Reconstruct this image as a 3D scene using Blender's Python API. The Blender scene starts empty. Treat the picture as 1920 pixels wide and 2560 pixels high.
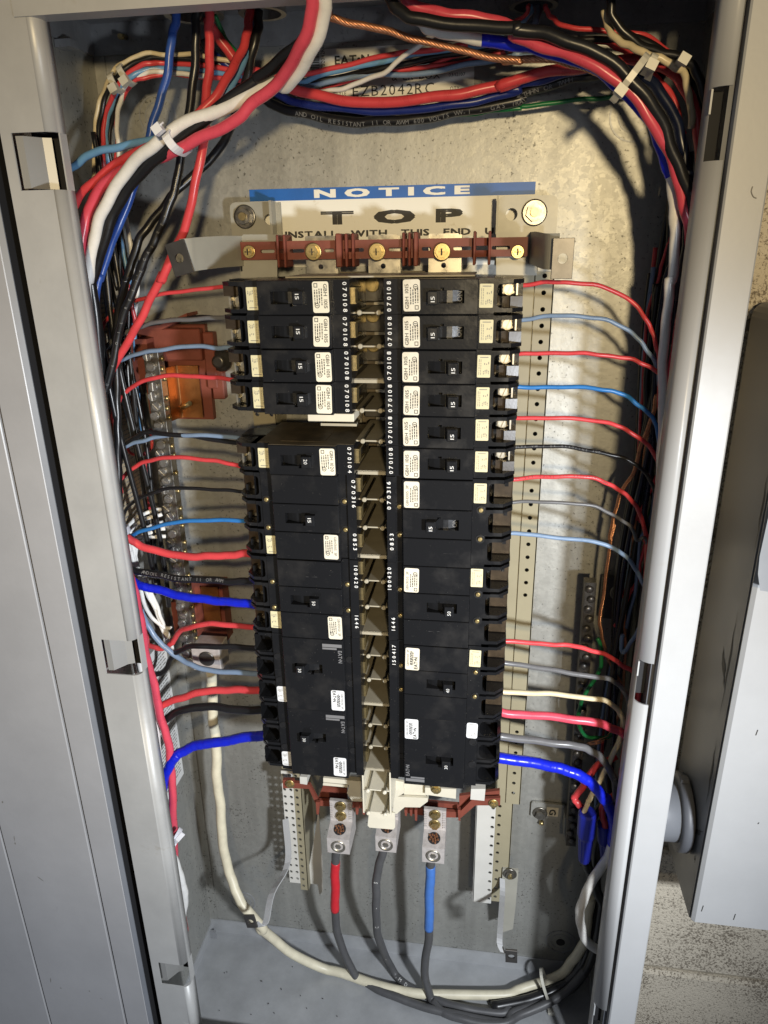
import bpy, bmesh, math, random
from mathutils import Vector, Matrix
random.seed(7)
S = bpy.context.scene
COL = S.collection

# ------------------------------------------------------------------ camera
C0 = Vector((0.09888, -0.67606, 0.88357)); PIT, YAW, ROL, FPX = 0.357022, -0.150986, -0.016016, 1772.63
_fw = Vector((math.sin(YAW)*math.cos(PIT), math.cos(YAW)*math.cos(PIT), -math.sin(PIT)))
_r = Vector((math.cos(YAW), -math.sin(YAW), 0)); _u = _r.cross(_fw)
RX = _r*math.cos(ROL) + _u*math.sin(ROL); UX = -_r*math.sin(ROL) + _u*math.cos(ROL)
cam = bpy.data.cameras.new('camera'); co = bpy.data.objects.new('camera', cam); COL.objects.link(co)
cam.sensor_fit = 'VERTICAL'; cam.sensor_height = 36.0; cam.sensor_width = 27.0
cam.lens = FPX/2560*36.0; cam.clip_start = 0.01; cam.clip_end = 50
co.matrix_world = Matrix(((RX.x, UX.x, -_fw.x, C0.x), (RX.y, UX.y, -_fw.y, C0.y), (RX.z, UX.z, -_fw.z, C0.z), (0, 0, 0, 1)))
S.camera = co

# ------------------------------------------------------------------ light
w = bpy.data.worlds.new('World'); S.world = w; w.use_nodes = True
bg = w.node_tree.nodes['Background']; bg.inputs[0].default_value = (.62, .66, .75, 1); bg.inputs[1].default_value = 0.17
def lamp(name, kind, loc, power, col, rad, aim=None, size=0, blend=0):
    l = bpy.data.lights.new(name, kind); l.energy = power; l.color = col; l.shadow_soft_size = rad
    o = bpy.data.objects.new(name, l); COL.objects.link(o); o.location = loc
    if aim: o.rotation_euler = (Vector(aim)-Vector(loc)).to_track_quat('-Z', 'Y').to_euler(); l.spot_size = math.radians(size); l.spot_blend = blend
    return o
lamp('work_lamp_cool', 'SPOT', (.46, -.76, .66), 48, (.90, .945, 1.0), .030, (-.22, 0, .27), 100, 1.0)
lamp('work_lamp_warm', 'SPOT', (.35, -1.62, 1.02), 63, (1.0, .78, .44), .045, (-.02, 0, .95), 62, 1.0)
S.view_settings.view_transform = 'Standard'; S.view_settings.look = 'None'; S.view_settings.exposure = 0.0; S.view_settings.gamma = 1.0
S.view_settings.use_curve_mapping = False
S.cycles.max_bounces = 6; S.cycles.caustics_reflective = False; S.cycles.caustics_refractive = False
S.cycles.use_denoising = True; S.cycles.sample_clamp_indirect = 3.0

# measured picture positions -> points at a known distance d in front of the back panel (or on a wall plane)
RG = dict(A=(0,0,700),B=(600,0,700),C=(1220,0,700),D=(0,650,700),E=(520,640,500),F=(900,640,500),G=(1220,650,700),H=(560,1180,440),
          I=(600,1560,400),J=(920,1180,440),K=(920,1560,400),L=(220,1300,500),M=(1220,1300,700),N=(0,1860,700),O=(600,1900,660),P=(1220,1860,700),
          Q=(420,480,500),R=(900,480,540),S=(690,1920,580),T=(330,780,270))
def ray(Rg, x, y):
    a = RG[Rg]; s = a[2]/(1659. if Rg not in 'T' else 1493.)
    return _fw*FPX + RX*(a[0]+x*s-960) - UX*(a[1]+y*s-1280)
def at(Rg, x, y, d):
    v = ray(Rg, x, y); return C0 + v*((-d-C0.y)/v.y)
def atx(Rg, x, y, X):
    v = ray(Rg, x, y); return C0 + v*((X-C0.x)/v.x)
def atz(Rg, x, y, Z):
    v = ray(Rg, x, y); return C0 + v*((Z-C0.z)/v.z)
def pxm(p): return (p-C0).dot(_fw)/FPX          # metres per photo pixel at p

# ------------------------------------------------------------------ materials
MATS = {}
def mat(name, col, rough=.5, metal=0., var=0., vscale=30., bump=0., bscale=200., spec=.5, rvar=0., vcol=None, thr=None, marks=None):
    m = bpy.data.materials.new(name); m.use_nodes = True; nt = m.node_tree; N = nt.nodes; Lk = nt.links
    b = N['Principled BSDF']; b.inputs['Base Color'].default_value = (*col, 1); b.inputs['Roughness'].default_value = rough
    b.inputs['Metallic'].default_value = metal; b.inputs['Specular IOR Level'].default_value = spec
    tc = N.new('ShaderNodeTexCoord')
    if var or rvar:
        nz = N.new('ShaderNodeTexNoise'); nz.inputs['Scale'].default_value = vscale; nz.inputs['Detail'].default_value = 6; nz.inputs['Roughness'].default_value = .65
        Lk.new(tc.outputs['Object'], nz.inputs['Vector'])
        if var:
            rp = N.new('ShaderNodeValToRGB'); e = rp.color_ramp.elements
            lo, hi = thr or (.35, .68)
            e[0].position = lo; e[1].position = hi
            c2 = vcol or tuple(min(1, c*(1+var)) for c in col); c1 = col if vcol else tuple(c*(1-var) for c in col)
            e[0].color = (*c1, 1); e[1].color = (*c2, 1)
            Lk.new(nz.outputs['Fac'], rp.inputs['Fac']); Lk.new(rp.outputs['Color'], b.inputs['Base Color'])
        if rvar:
            mr = N.new('ShaderNodeMapRange'); mr.inputs[1].default_value = .3; mr.inputs[2].default_value = .7
            mr.inputs[3].default_value = max(.03, rough-rvar); mr.inputs[4].default_value = min(1, rough+rvar)
            Lk.new(nz.outputs['Fac'], mr.inputs[0]); Lk.new(mr.outputs[0], b.inputs['Roughness'])
    if marks:
        nm = N.new('ShaderNodeTexNoise'); nm.inputs['Scale'].default_value = marks[0]; nm.inputs['Detail'].default_value = 5; nm.inputs['Roughness'].default_value = .7; nm.inputs['Distortion'].default_value = .6
        r2 = N.new('ShaderNodeMapRange'); r2.clamp = True; r2.inputs[1].default_value = marks[1]; r2.inputs[2].default_value = marks[1]+.08; r2.inputs[4].default_value = marks[2]
        m2 = N.new('ShaderNodeMix'); m2.data_type = 'RGBA'; m2.inputs[7].default_value = (*marks[3], 1)
        Lk.new(tc.outputs['Object'], nm.inputs['Vector']); Lk.new(nm.outputs['Fac'], r2.inputs[0]); Lk.new(r2.outputs[0], m2.inputs[0])
        if var: Lk.new(rp.outputs['Color'], m2.inputs[6])
        else: m2.inputs[6].default_value = (*col, 1)
        Lk.new(m2.outputs[2], b.inputs['Base Color'])
    if bump:
        n2 = N.new('ShaderNodeTexNoise'); n2.inputs['Scale'].default_value = bscale; n2.inputs['Detail'].default_value = 4
        bp = N.new('ShaderNodeBump'); bp.inputs['Strength'].default_value = bump; bp.inputs['Distance'].default_value = .001
        Lk.new(tc.outputs['Object'], n2.inputs['Vector']); Lk.new(n2.outputs['Fac'], bp.inputs['Height']); Lk.new(bp.outputs[0], b.inputs['Normal'])
    MATS[name] = m; return m
def galvanised(name, col, spots, metal, rough, spscale=230.):
    """zinc coated sheet: crystalline spangle, streaky reflections painted into the colour, small dark dirt flecks"""
    m = bpy.data.materials.new(name); m.use_nodes = True; nt = m.node_tree; N = nt.nodes; Lk = nt.links; b = N['Principled BSDF']
    tc = N.new('ShaderNodeTexCoord'); b.inputs['Metallic'].default_value = metal
    def nz(scale, det=5, rgh=.6):
        n = N.new('ShaderNodeTexNoise'); n.inputs['Scale'].default_value = scale; n.inputs['Detail'].default_value = det; n.inputs['Roughness'].default_value = rgh
        Lk.new(tc.outputs['Object'], n.inputs['Vector']); return n
    vo = N.new('ShaderNodeTexVoronoi'); vo.inputs['Scale'].default_value = spscale; vo.inputs['Randomness'].default_value = 1
    wn = nz(70, 3); mx = N.new('ShaderNodeMix'); mx.data_type = 'VECTOR'; mx.inputs[0].default_value = .03
    Lk.new(tc.outputs['Object'], mx.inputs[4]); Lk.new(wn.outputs['Color'], mx.inputs[5]); Lk.new(mx.outputs[1], vo.inputs['Vector'])
    bw = N.new('ShaderNodeRGBToBW'); Lk.new(vo.outputs['Color'], bw.inputs[0])
    big = nz(9, 4)
    mp = N.new('ShaderNodeMapping'); mp.inputs['Scale'].default_value = (26, 26, 2.2); Lk.new(tc.outputs['Object'], mp.inputs['Vector']); Lk.new(mp.outputs[0], big.inputs['Vector']); big.inputs['Scale'].default_value = 1.0  # upright stretched noise: blurred reflections put into the base colour
    fleck = nz(330, 3, .55); big2 = nz(22, 2)
    ad = N.new('ShaderNodeMath'); ad.operation = 'MULTIPLY_ADD'; ad.inputs[1].default_value = .35; Lk.new(big2.outputs['Fac'], ad.inputs[0]); Lk.new(fleck.outputs['Fac'], ad.inputs[2])
    fr = N.new('ShaderNodeMapRange'); fr.inputs[1].default_value = .795; fr.inputs[2].default_value = .885; fr.clamp = True; Lk.new(ad.outputs[0], fr.inputs[0])
    br = N.new('ShaderNodeMapRange'); br.inputs[1].default_value = .3; br.inputs[2].default_value = .72; br.inputs[3].default_value = .74; br.inputs[4].default_value = 1.12
    Lk.new(big.outputs['Fac'], br.inputs[0])
    s1 = N.new('ShaderNodeMapRange'); s1.inputs[3].default_value = .93; s1.inputs[4].default_value = 1.07; Lk.new(bw.outputs[0], s1.inputs[0])
    mu = N.new('ShaderNodeMath'); mu.operation = 'MULTIPLY'; Lk.new(br.outputs[0], mu.inputs[0]); Lk.new(s1.outputs[0], mu.inputs[1])
    vc = N.new('ShaderNodeVectorMath'); vc.operation = 'SCALE'; vc.inputs[0].default_value = col; Lk.new(mu.outputs[0], vc.inputs['Scale'])
    cm = N.new('ShaderNodeMix'); cm.data_type = 'RGBA'; cm.inputs[7].default_value = (.03, .026, .02, 1)
    sc = N.new('ShaderNodeMath'); sc.operation = 'MULTIPLY'; sc.inputs[1].default_value = spots; Lk.new(fr.outputs[0], sc.inputs[0])
    Lk.new(sc.outputs[0], cm.inputs[0]); Lk.new(vc.outputs[0], cm.inputs[6]); Lk.new(cm.outputs[2], b.inputs['Base Color'])
    rr = N.new('ShaderNodeMapRange'); rr.inputs[3].default_value = rough-.045; rr.inputs[4].default_value = rough+.05; Lk.new(bw.outputs[0], rr.inputs[0]); Lk.new(rr.outputs[0], b.inputs['Roughness'])
    fb = nz(160, 4); bp = N.new('ShaderNodeBump'); bp.inputs['Strength'].default_value = .10; bp.inputs['Distance'].default_value = .002
    Lk.new(fb.outputs['Fac'], bp.inputs['Height']); Lk.new(bp.outputs[0], b.inputs['Normal'])
    MATS[name] = m; return m
galvanised('zinc', (.385, .385, .36), .7, .50, .47)
galvanised('zinc_dull', (.36, .37, .385), .35, .45, .48, 200)
mat('paint_grey', (.45, .45, .44), .42, .1, .10, 9, .05, 260, rvar=.08, marks=(17, .64, .55, (.30, .26, .20)))
mat('paint_white', (.40, .405, .41), .38, 0, .05, 6, .04, 260, rvar=.06, marks=(40, .68, .45, (.36, .35, .33)))
mat('paint_taupe', (.36, .35, .30), .40, .1, .07, 25, rvar=.06)
mat('paint_tan', (.29, .26, .175), .42, 0, .07, 20)
mat('paint_dark', (.10, .105, .12), .5, 0, .12, 14, .05, 200)
mat('paint_neighbour', (.39, .39, .40), .42, .1, .07, 7, .04, 260, rvar=.08, marks=(30, .67, .55, (.27, .27, .28)))
mat('gap_shade', (.012, .012, .014), .8)  # near-black standing in for the shade inside gaps, slots and holes
mat('spring_steel', (.10, .095, .09), .38, .7, .2, 60)
mat('nickel', (.50, .47, .40), .34, .9, .15, 120, rvar=.1)
mat('steel', (.50, .49, .47), .38, .95, .12, 150, rvar=.1)
mat('bar_metal', (.25, .235, .205), .34, .85, .25, 200, rvar=.1)
mat('clip_steel', (.36, .36, .35), .5, .5)
mat('zinc_floor', (.38, .39, .40), .42, .2, .11, 26, .08, 300, rvar=.12, marks=(60, .72, .4, (.12, .12, .12)))
mat('aluminium', (.60, .56, .54), .42, .4, .1, 200, rvar=.08)
mat('brass', (.58, .46, .22), .36, .9, .15, 200)
mat('brass_dull', (.42, .33, .16), .35, .85, .2, 200)
mat('copper', (.36, .15, .05), .42, .95, .18, 40, rvar=.1)
mat('copper_bare', (.62, .30, .17), .32, .85, .2, 300)
mat('insulator_red', (.19, .048, .030), .58, 0, .2, 35, .08, 300)
mat('barrier_tan', (.36, .325, .245), .45, 0, .12, 40)
mat('ivory', (.64, .60, .49), .38, 0, .06, 40)
mat('white_lit_plate', (.58, .57, .53), .42, 0, .05, 30)
mat('breaker', (.010, .0105, .012), .33, 0, 0, 55, .05, 500, rvar=.12, spec=.45)
def breaker_mat():
    m = bpy.data.materials.new('breaker_face'); m.use_nodes = True; nt = m.node_tree; N = nt.nodes; Lk = nt.links; b = N['Principled BSDF']; b.inputs['Specular IOR Level'].default_value = .45
    tc = N.new('ShaderNodeTexCoord'); oi = N.new('ShaderNodeObjectInfo'); va = N.new('ShaderNodeVectorMath'); va.operation = 'ADD'; vs = N.new('ShaderNodeVectorMath'); vs.operation = 'SCALE'; vs.inputs['Scale'].default_value = 3.0
    Lk.new(oi.outputs['Location'], vs.inputs[0]); Lk.new(tc.outputs['Object'], va.inputs[0]); Lk.new(vs.outputs[0], va.inputs[1])
    def nz(scale, det, lo, hi, stretch=None):
        n = N.new('ShaderNodeTexNoise'); n.inputs['Scale'].default_value = scale; n.inputs['Detail'].default_value = det; n.inputs['Roughness'].default_value = .6
        if stretch:
            mp = N.new('ShaderNodeMapping'); mp.inputs['Scale'].default_value = stretch; mp.inputs['Rotation'].default_value = (0, .5, 0); Lk.new(va.outputs[0], mp.inputs['Vector']); Lk.new(mp.outputs[0], n.inputs['Vector'])
        else: Lk.new(va.outputs[0], n.inputs['Vector'])
        r = N.new('ShaderNodeMapRange'); r.inputs[1].default_value = lo; r.inputs[2].default_value = hi; r.clamp = True; Lk.new(n.outputs['Fac'], r.inputs[0]); return r
    film = nz(36, 5, .50, .85); speck = nz(900, 2, .735, .80); scr = nz(60, 3, .72, .78, (1, 1, 14))
    def mix(fac, k, a_, c):
        mm = N.new('ShaderNodeMath'); mm.operation = 'MULTIPLY'; mm.inputs[1].default_value = k; Lk.new(fac.outputs[0], mm.inputs[0])
        mx = N.new('ShaderNodeMix'); mx.data_type = 'RGBA'; mx.inputs[7].default_value = (*c, 1); Lk.new(mm.outputs[0], mx.inputs[0])
        if isinstance(a_, tuple): mx.inputs[6].default_value = (*a_, 1)
        else: Lk.new(a_.outputs[2], mx.inputs[6])
        return mx
    c = mix(film, .30, (.0085, .0088, .010), (.050, .046, .042)); c = mix(speck, .8, c, (.26, .24, .21)); c = mix(scr, .5, c, (.16, .155, .15)); Lk.new(c.outputs[2], b.inputs['Base Color'])
    rr = N.new('ShaderNodeMapRange'); rr.inputs[3].default_value = .24; rr.inputs[4].default_value = .50; Lk.new(film.outputs[0], rr.inputs[0]); Lk.new(rr.outputs[0], b.inputs['Roughness'])
    n2 = N.new('ShaderNodeTexNoise'); n2.inputs['Scale'].default_value = 420; bp = N.new('ShaderNodeBump'); bp.inputs['Strength'].default_value = .05; bp.inputs['Distance'].default_value = .001
    Lk.new(va.outputs[0], n2.inputs['Vector']); Lk.new(n2.outputs['Fac'], bp.inputs['Height']); Lk.new(bp.outputs[0], b.inputs['Normal']); MATS['breaker_face'] = m
breaker_mat()
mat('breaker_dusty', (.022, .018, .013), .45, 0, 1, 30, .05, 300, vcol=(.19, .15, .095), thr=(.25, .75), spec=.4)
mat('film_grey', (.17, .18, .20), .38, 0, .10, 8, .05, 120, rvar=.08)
mat('shield_dusty_lit', (.045, .032, .020), .30, 0, .35, 90, .05, 300, spec=.5)  # dusty black plastic with the warm lamp's reflection put into the brown
mat('shield_black', (.010, .010, .011), .16, 0, 0, 30, .04, 80, spec=.6)
mat('black_plastic', (.012, .012, .013), .38, 0, 0, 30)
mat('sticker', (.66, .62, .51), .55, 0, .05, 160, vcol=(.52, .46, .34), thr=(.52, .75))
mat('sticker_worn', (.72, .68, .55), .55, 0, 1, 75, vcol=(.10, .085, .07), thr=(.64, .72))
mat('sticker_white', (.68, .69, .70), .45)
mat('sticker_yellow', (.62, .57, .36), .55, 0, .05, 100)
mat('ink', (.035, .033, .03), .6)
mat('ink_grey', (.20, .19, .17), .6)
mat('print_grey', (.16, .16, .165), .5)
mat('print_white', (.72, .72, .70), .5)
mat('print_dim', (.19, .19, .19), .5)
mat('sign_blue', (.015, .13, .47), .45, 0, .08, 60)
mat('sign_white', (.90, .88, .79), .45, 0, 1, 90, vcol=(.66, .60, .46), thr=(.62, .80))
mat('paper', (.70, .70, .68), .6, 0, .06, 40)
mat('paper_white', (.84, .83, .78), .5, 0, .03, 60)
mat('paper_brown', (.47, .38, .25), .6, 0, .15, 30)
mat('tie_nylon', (.58, .56, .48), .35, spec=.5)
mat('tie_white', (.82, .83, .88), .3, spec=.5)
def wmat(n, c, r=.30): return mat('wire_'+n, c, r, 0, .10, 60, .03, 500, spec=.5, rvar=.06)
wmat('red', (.62, .060, .068)); wmat('pink', (.66, .075, .115)); wmat('black', (.011, .011, .012), .32); wmat('white', (.78, .77, .74))  # pink: red insulation with the cool lamp's tint put into its colour
wmat('cream', (.68, .58, .38)); wmat('ivory', (.66, .61, .46), .42); wmat('blue', (.030, .085, .36)); wmat('navy', (.012, .024, .16)); wmat('sky', (.14, .31, .52))
wmat('steelblue', (.19, .27, .40)); wmat('bright', (.030, .18, .50)); wmat('grey', (.13, .13, .135)); wmat('green', (.012, .16, .05)); wmat('darkblue', (.006, .010, .03))
wmat('cable', (.075, .075, .078), .45)
mat('tape_blue', (.008, .018, .55), .28, 0, .06, 90, .12, 260, spec=.5)
mat('tape_red', (.52, .02, .03), .4, 0, .06, 90, .15, 260)
mat('tape_sky', (.06, .17, .50), .4, 0, .06, 90, .15, 260)
mat('wirenut', (.012, .02, .30), .38)
def block_mat():
    m = bpy.data.materials.new('painted_block'); m.use_nodes = True; nt = m.node_tree; N = nt.nodes; Lk = nt.links; b = N['Principled BSDF']
    tc = N.new('ShaderNodeTexCoord'); a = N.new('ShaderNodeTexNoise'); a.inputs['Scale'].default_value = 400; a.inputs['Detail'].default_value = 5; a.inputs['Roughness'].default_value = .7
    g = N.new('ShaderNodeTexNoise'); g.inputs['Scale'].default_value = 14; g.inputs['Detail'].default_value = 3
    Lk.new(tc.outputs['Object'], a.inputs['Vector']); Lk.new(tc.outputs['Object'], g.inputs['Vector'])
    ad = N.new('ShaderNodeMath'); ad.operation = 'MULTIPLY_ADD'; ad.inputs[1].default_value = .30; Lk.new(g.outputs['Fac'], ad.inputs[0]); Lk.new(a.outputs['Fac'], ad.inputs[2])
    r = N.new('ShaderNodeValToRGB'); e = r.color_ramp.elements; e[0].position = .545; e[0].color = (.24, .20, .15, 1); e[1].position = .65; e[1].color = (.78, .70, .56, 1)
    Lk.new(ad.outputs[0], r.inputs['Fac']); Lk.new(r.outputs['Color'], b.inputs['Base Color']); b.inputs['Roughness'].default_value = .75
    bp = N.new('ShaderNodeBump'); bp.inputs['Strength'].default_value = .7; bp.inputs['Distance'].default_value = .004
    Lk.new(ad.outputs[0], bp.inputs['Height']); Lk.new(bp.outputs[0], b.inputs['Normal']); MATS['painted_block'] = m
block_mat()
mat('mortar', (.36, .32, .25), .85, 0, .2, 60, .6, 150)

# ------------------------------------------------------------------ mesh helpers.  q(x,d,z): d = distance in front of the back panel
def q(x, d, z): return Vector((x, -d, z))
class MB:
    def __init__(s): s.v = []; s.f = []; s.sm = []
    def add(s, vs, fs, smooth=False):
        o = len(s.v); s.v += [Vector(p) for p in vs]; s.f += [tuple(i+o for i in f) for f in fs]; s.sm += [smooth]*len(fs); return s
    def box(s, x0, x1, d0, d1, z0, z1, c=0.):
        if c:
            vs = []
            for (x, X) in ((x0, 1), (x1, -1)):
                for (d, Dd) in ((d0, 1), (d1, -1)):
                    for (z, Z) in ((z0, 1), (z1, -1)):
                        vs += [q(x, d+Dd*c, z+Z*c), q(x+X*c, d, z+Z*c), q(x+X*c, d+Dd*c, z)]
            bm = bmesh.new(); [bm.verts.new(p) for p in vs]; r = bmesh.ops.convex_hull(bm, input=bm.verts)
            bmesh.ops.dissolve_limit(bm, angle_limit=.01, verts=bm.verts, edges=bm.edges); bm.verts.index_update()
            s.add([v.co.copy() for v in bm.verts], [[v.index for v in f.verts] for f in bm.faces]); bm.free(); return s
        vs = [q(x, d, z) for x in (x0, x1) for d in (d0, d1) for z in (z0, z1)]
        return s.add(vs, [(0,1,3,2),(4,6,7,5),(0,4,5,1),(2,3,7,6),(0,2,6,4),(1,5,7,3)])
    def prism(s, poly, f0, f1, smooth=False):
        """poly: 2-D points; f0/f1 map a point to each end"""
        n = len(poly); vs = [f0(*p) for p in poly] + [f1(*p) for p in poly]
        s.add(vs, [(i, (i+1) % n, n+(i+1) % n, n+i) for i in range(n)], smooth)
        return s.add(vs, [tuple(range(n))[::-1], tuple(range(n, 2*n))])
    def lathe(s, c, axis, prof, n=16, smooth=True):
        a = Vector(axis).normalized(); t = Vector((0,0,1)) if abs(a.z) < .8 else Vector((1,0,0)); e1 = a.cross(t).normalized(); e2 = a.cross(e1); c = Vector(c)
        vs = []
        for (h, r) in prof:
            for k in range(n):
                an = 2*math.pi*k/n; vs.append(c + a*h + (e1*math.cos(an)+e2*math.sin(an))*r)
        m = len(prof)
        fs = [(j*n+k, j*n+(k+1) % n, (j+1)*n+(k+1) % n, (j+1)*n+k) for j in range(m-1) for k in range(n)]
        s.add(vs, fs, smooth); s.add(vs[:n], [tuple(range(n))]); s.add(vs[-n:], [tuple(range(n))]); return s
    def cyl(s, p0, p1, r, n=14, smooth=True):
        p0, p1 = Vector(p0), Vector(p1); return s.lathe(p0, p1-p0, [(0, r), ((p1-p0).length, r)], n, smooth)
    def tube(s, pts, rad, n=10, flat=1., up=None):
        """swept round (or flattened) section with parallel-transported frame"""
        P = [Vector(p) for p in pts]; m = len(P); T = [(P[min(i+1, m-1)]-P[max(i-1, 0)]).normalized() for i in range(m)]
        a = up or (Vector((0,0,1)) if abs(T[0].z) < .9 else Vector((1,0,0))); nrm = (a - T[0]*a.dot(T[0])).normalized(); vs = []
        for i in range(m):
            nrm = (nrm - T[i]*nrm.dot(T[i])).normalized(); b = T[i].cross(nrm); r = rad[i] if isinstance(rad, (list, tuple)) else rad
            for k in range(n):
                an = 2*math.pi*k/n; vs.append(P[i] + nrm*math.cos(an)*r + b*math.sin(an)*r*flat)
        s.add(vs, [(i*n+k, i*n+(k+1) % n, (i+1)*n+(k+1) % n, (i+1)*n+k) for i in range(m-1) for k in range(n)], True)
        s.add(vs[:n], [tuple(range(n))[::-1]]); s.add(vs[-n:], [tuple(range(n))]); return s
    def sheet(s, pts, wvec, th, tvec=None):
        """bent strip: centre-line points, half width vector(s), thickness along the local normal"""
        P = [Vector(p) for p in pts]; m = len(P); vs = []
        for i in range(m):
            W = Vector(wvec[i]) if isinstance(wvec, list) else Vector(wvec)
            t = (P[min(i+1, m-1)]-P[max(i-1, 0)]).normalized(); nn = Vector(tvec) if tvec else t.cross(W).normalized(); h = nn*th/2
            vs += [P[i]-W-h, P[i]+W-h, P[i]+W+h, P[i]-W+h]
        fs = [(i*4+k, i*4+(k+1) % 4, i*4+4+(k+1) % 4, i*4+4+k) for i in range(m-1) for k in range(4)]
        return s.add(vs, fs + [(3,2,1,0), (m*4-4, m*4-3, m*4-2, m*4-1)])
    def slab(s, outer, holes, fn, h0, h1, chamfer=0., back=True):
        """plate with holes: loops in 2-D, fn(x,y,h)->point"""
        if fn is q: fn = lambda x, z, h: q(x, h, z)
        def cap(h, ol):
            bm = bmesh.new(); ed = []
            for lp in [ol]+holes:
                vv = [bm.verts.new((p[0]*1e3, p[1]*1e3, 0)) for p in lp]
                ed += [bm.edges.new((vv[i], vv[(i+1) % len(vv)])) for i in range(len(vv))]
            bmesh.ops.triangle_fill(bm, use_beauty=True, edges=ed); bm.verts.index_update()
            s.add([fn(v.co.x/1e3, v.co.y/1e3, h) for v in bm.verts], [[v.index for v in f.verts] for f in bm.faces]); bm.free()
        ol = outer
        if chamfer:
            cx = sum(p[0] for p in outer)/len(outer); cy = sum(p[1] for p in outer)/len(outer)
            ol = [(p[0]-chamfer*(1 if p[0] > cx else -1), p[1]-chamfer*(1 if p[1] > cy else -1)) for p in outer]
            n = len(ol); vs = [fn(p[0], p[1], h1-chamfer) for p in outer]+[fn(p[0], p[1], h1) for p in ol]
            s.add(vs, [(i, (i+1) % n, n+(i+1) % n, n+i) for i in range(n)])
        cap(h1, ol)
        if back: cap(h0, outer)
        for k, lp in enumerate([outer]+holes):
            n = len(lp); top = h1-chamfer if k == 0 else h1
            vs = [fn(p[0], p[1], h0) for p in lp]+[fn(p[0], p[1], top) for p in lp]
            s.add(vs, [(i, (i+1) % n, n+(i+1) % n, n+i) for i in range(n)])
        return s
def rect(x0, x1, y0, y1): return [(x0, y0), (x1, y0), (x1, y1), (x0, y1)]
def ngon(x, y, r, n=10, ph=0.): return [(x+r*math.cos(2*math.pi*k/n+ph), y+r*math.sin(2*math.pi*k/n+ph)) for k in range(n)]
def rrect(x0, x1, y0, y1, r, n=4, corners='abcd'):
    o = []
    for (c, cx, cy, a0) in (('a', x0+r, y0+r, math.pi), ('b', x1-r, y0+r, 1.5*math.pi), ('c', x1-r, y1-r, 0), ('d', x0+r, y1-r, .5*math.pi)):
        if c in corners: o += [(cx+r*math.cos(a0+k*math.pi/2/n), cy+r*math.sin(a0+k*math.pi/2/n)) for k in range(n+1)]
        else: o.append({'a': (x0, y0), 'b': (x1, y0), 'c': (x1, y1), 'd': (x0, y1)}[c])
    return o
ORG = {}
def worg(o): return ORG.get(o, Vector((0,0,0)))
def ob(name, mb, m, parent=None, origin=None, label=None):
    """link ONE mesh object; vertices are given in place, the object sits at its parent (or at origin)"""
    og = worg(parent) if parent else (Vector(origin) if origin is not None else Vector((0,0,0)))
    me = bpy.data.meshes.new(name); me.from_pydata([v-og for v in mb.v], [], mb.f); me.polygons.foreach_set('use_smooth', mb.sm)
    bm = bmesh.new(); bm.from_mesh(me); bmesh.ops.remove_doubles(bm, verts=bm.verts, dist=1e-6); bmesh.ops.recalc_face_normals(bm, faces=bm.faces); bm.to_mesh(me); bm.free()
    me.materials.append(MATS[m]); o = bpy.data.objects.new(name, me); COL.objects.link(o); ORG[o] = og
    if parent: o.parent = parent
    else: o.location = og
    if label: o['label'] = label
    return o
def share(name, src, loc, parent, rot=None):
    """another object using the same mesh data, placed at loc (world)"""
    o = bpy.data.objects.new(name, src.data); COL.objects.link(o); o.parent = parent; o.location = Vector(loc)-worg(parent); ORG[o] = Vector(loc)
    if rot: o.rotation_euler = rot
    return o
def tag(o, label, cat, group=None):
    o['label'] = label; o['category'] = cat
    if group: o['group'] = group
    return o
def thing(name, label, cat, loc=(0,0,0), group=None):
    o = bpy.data.objects.new(name, None); COL.objects.link(o); o.location = loc; o.empty_display_size = .02; ORG[o] = Vector(loc); return tag(o, label, cat, group)
# --- lettering: glyph outlines of the built-in font, laid out by hand
GL = {}
def glyph(ch):
    if ch in GL: return GL[ch]
    def mk(t):
        c = bpy.data.curves.new('g', 'FONT'); c.body = t; c.size = 1; c.resolution_u = 2; o = bpy.data.objects.new('g', c); COL.objects.link(o)
        bpy.context.view_layer.update(); me = bpy.data.meshes.new_from_object(o.evaluated_get(bpy.context.evaluated_depsgraph_get()))
        r = ([(v.co.x, v.co.y) for v in me.vertices], [tuple(p.vertices) for p in me.polygons]); bpy.data.objects.remove(o); bpy.data.curves.remove(c); bpy.data.meshes.remove(me); return r
    if ch == ' ': GL[ch] = ([], [], .35); return GL[ch]
    vs, fs = mk(ch); x0 = min(v[0] for v in vs); x1 = max(v[0] for v in vs)
    GL[ch] = ([(x-x0, y) for x, y in vs], fs, x1-x0); return GL[ch]
def text2d(t, gap=.12, bold=0.):
    V_, F_, x = [], [], 0.
    for ch in t:
        vs, fs, wd = glyph(ch)
        for (bx, by) in (((0, 0), (bold, 0), (0, bold), (bold, bold)) if bold else ((0, 0),)):
            o = len(V_); V_ += [(x+a+bx, b+by) for a, b in vs]; F_ += [tuple(i+o for i in f) for f in fs]
        x += wd+gap
    return V_, F_, x-gap
def letters(mb, t, org, right, up, height, width=None, gap=.12, center=True, bold=0., lift=None):
    V_, F_, wd = text2d(t, gap, bold); right, up = Vector(right), Vector(up); nn = right.cross(up).normalized(); sy = height/.70; sx = (width/wd) if width else sy
    off = wd/2 if center else 0; L_ = []
    for i, (x, y) in enumerate(V_): L_.append(Vector(org)+right*((x-off)*sx)+up*((y-(.35 if center else 0))*sy)+nn*(.00001*(i % 4) if bold else 0))
    mb.add(L_, F_); return mb
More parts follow.
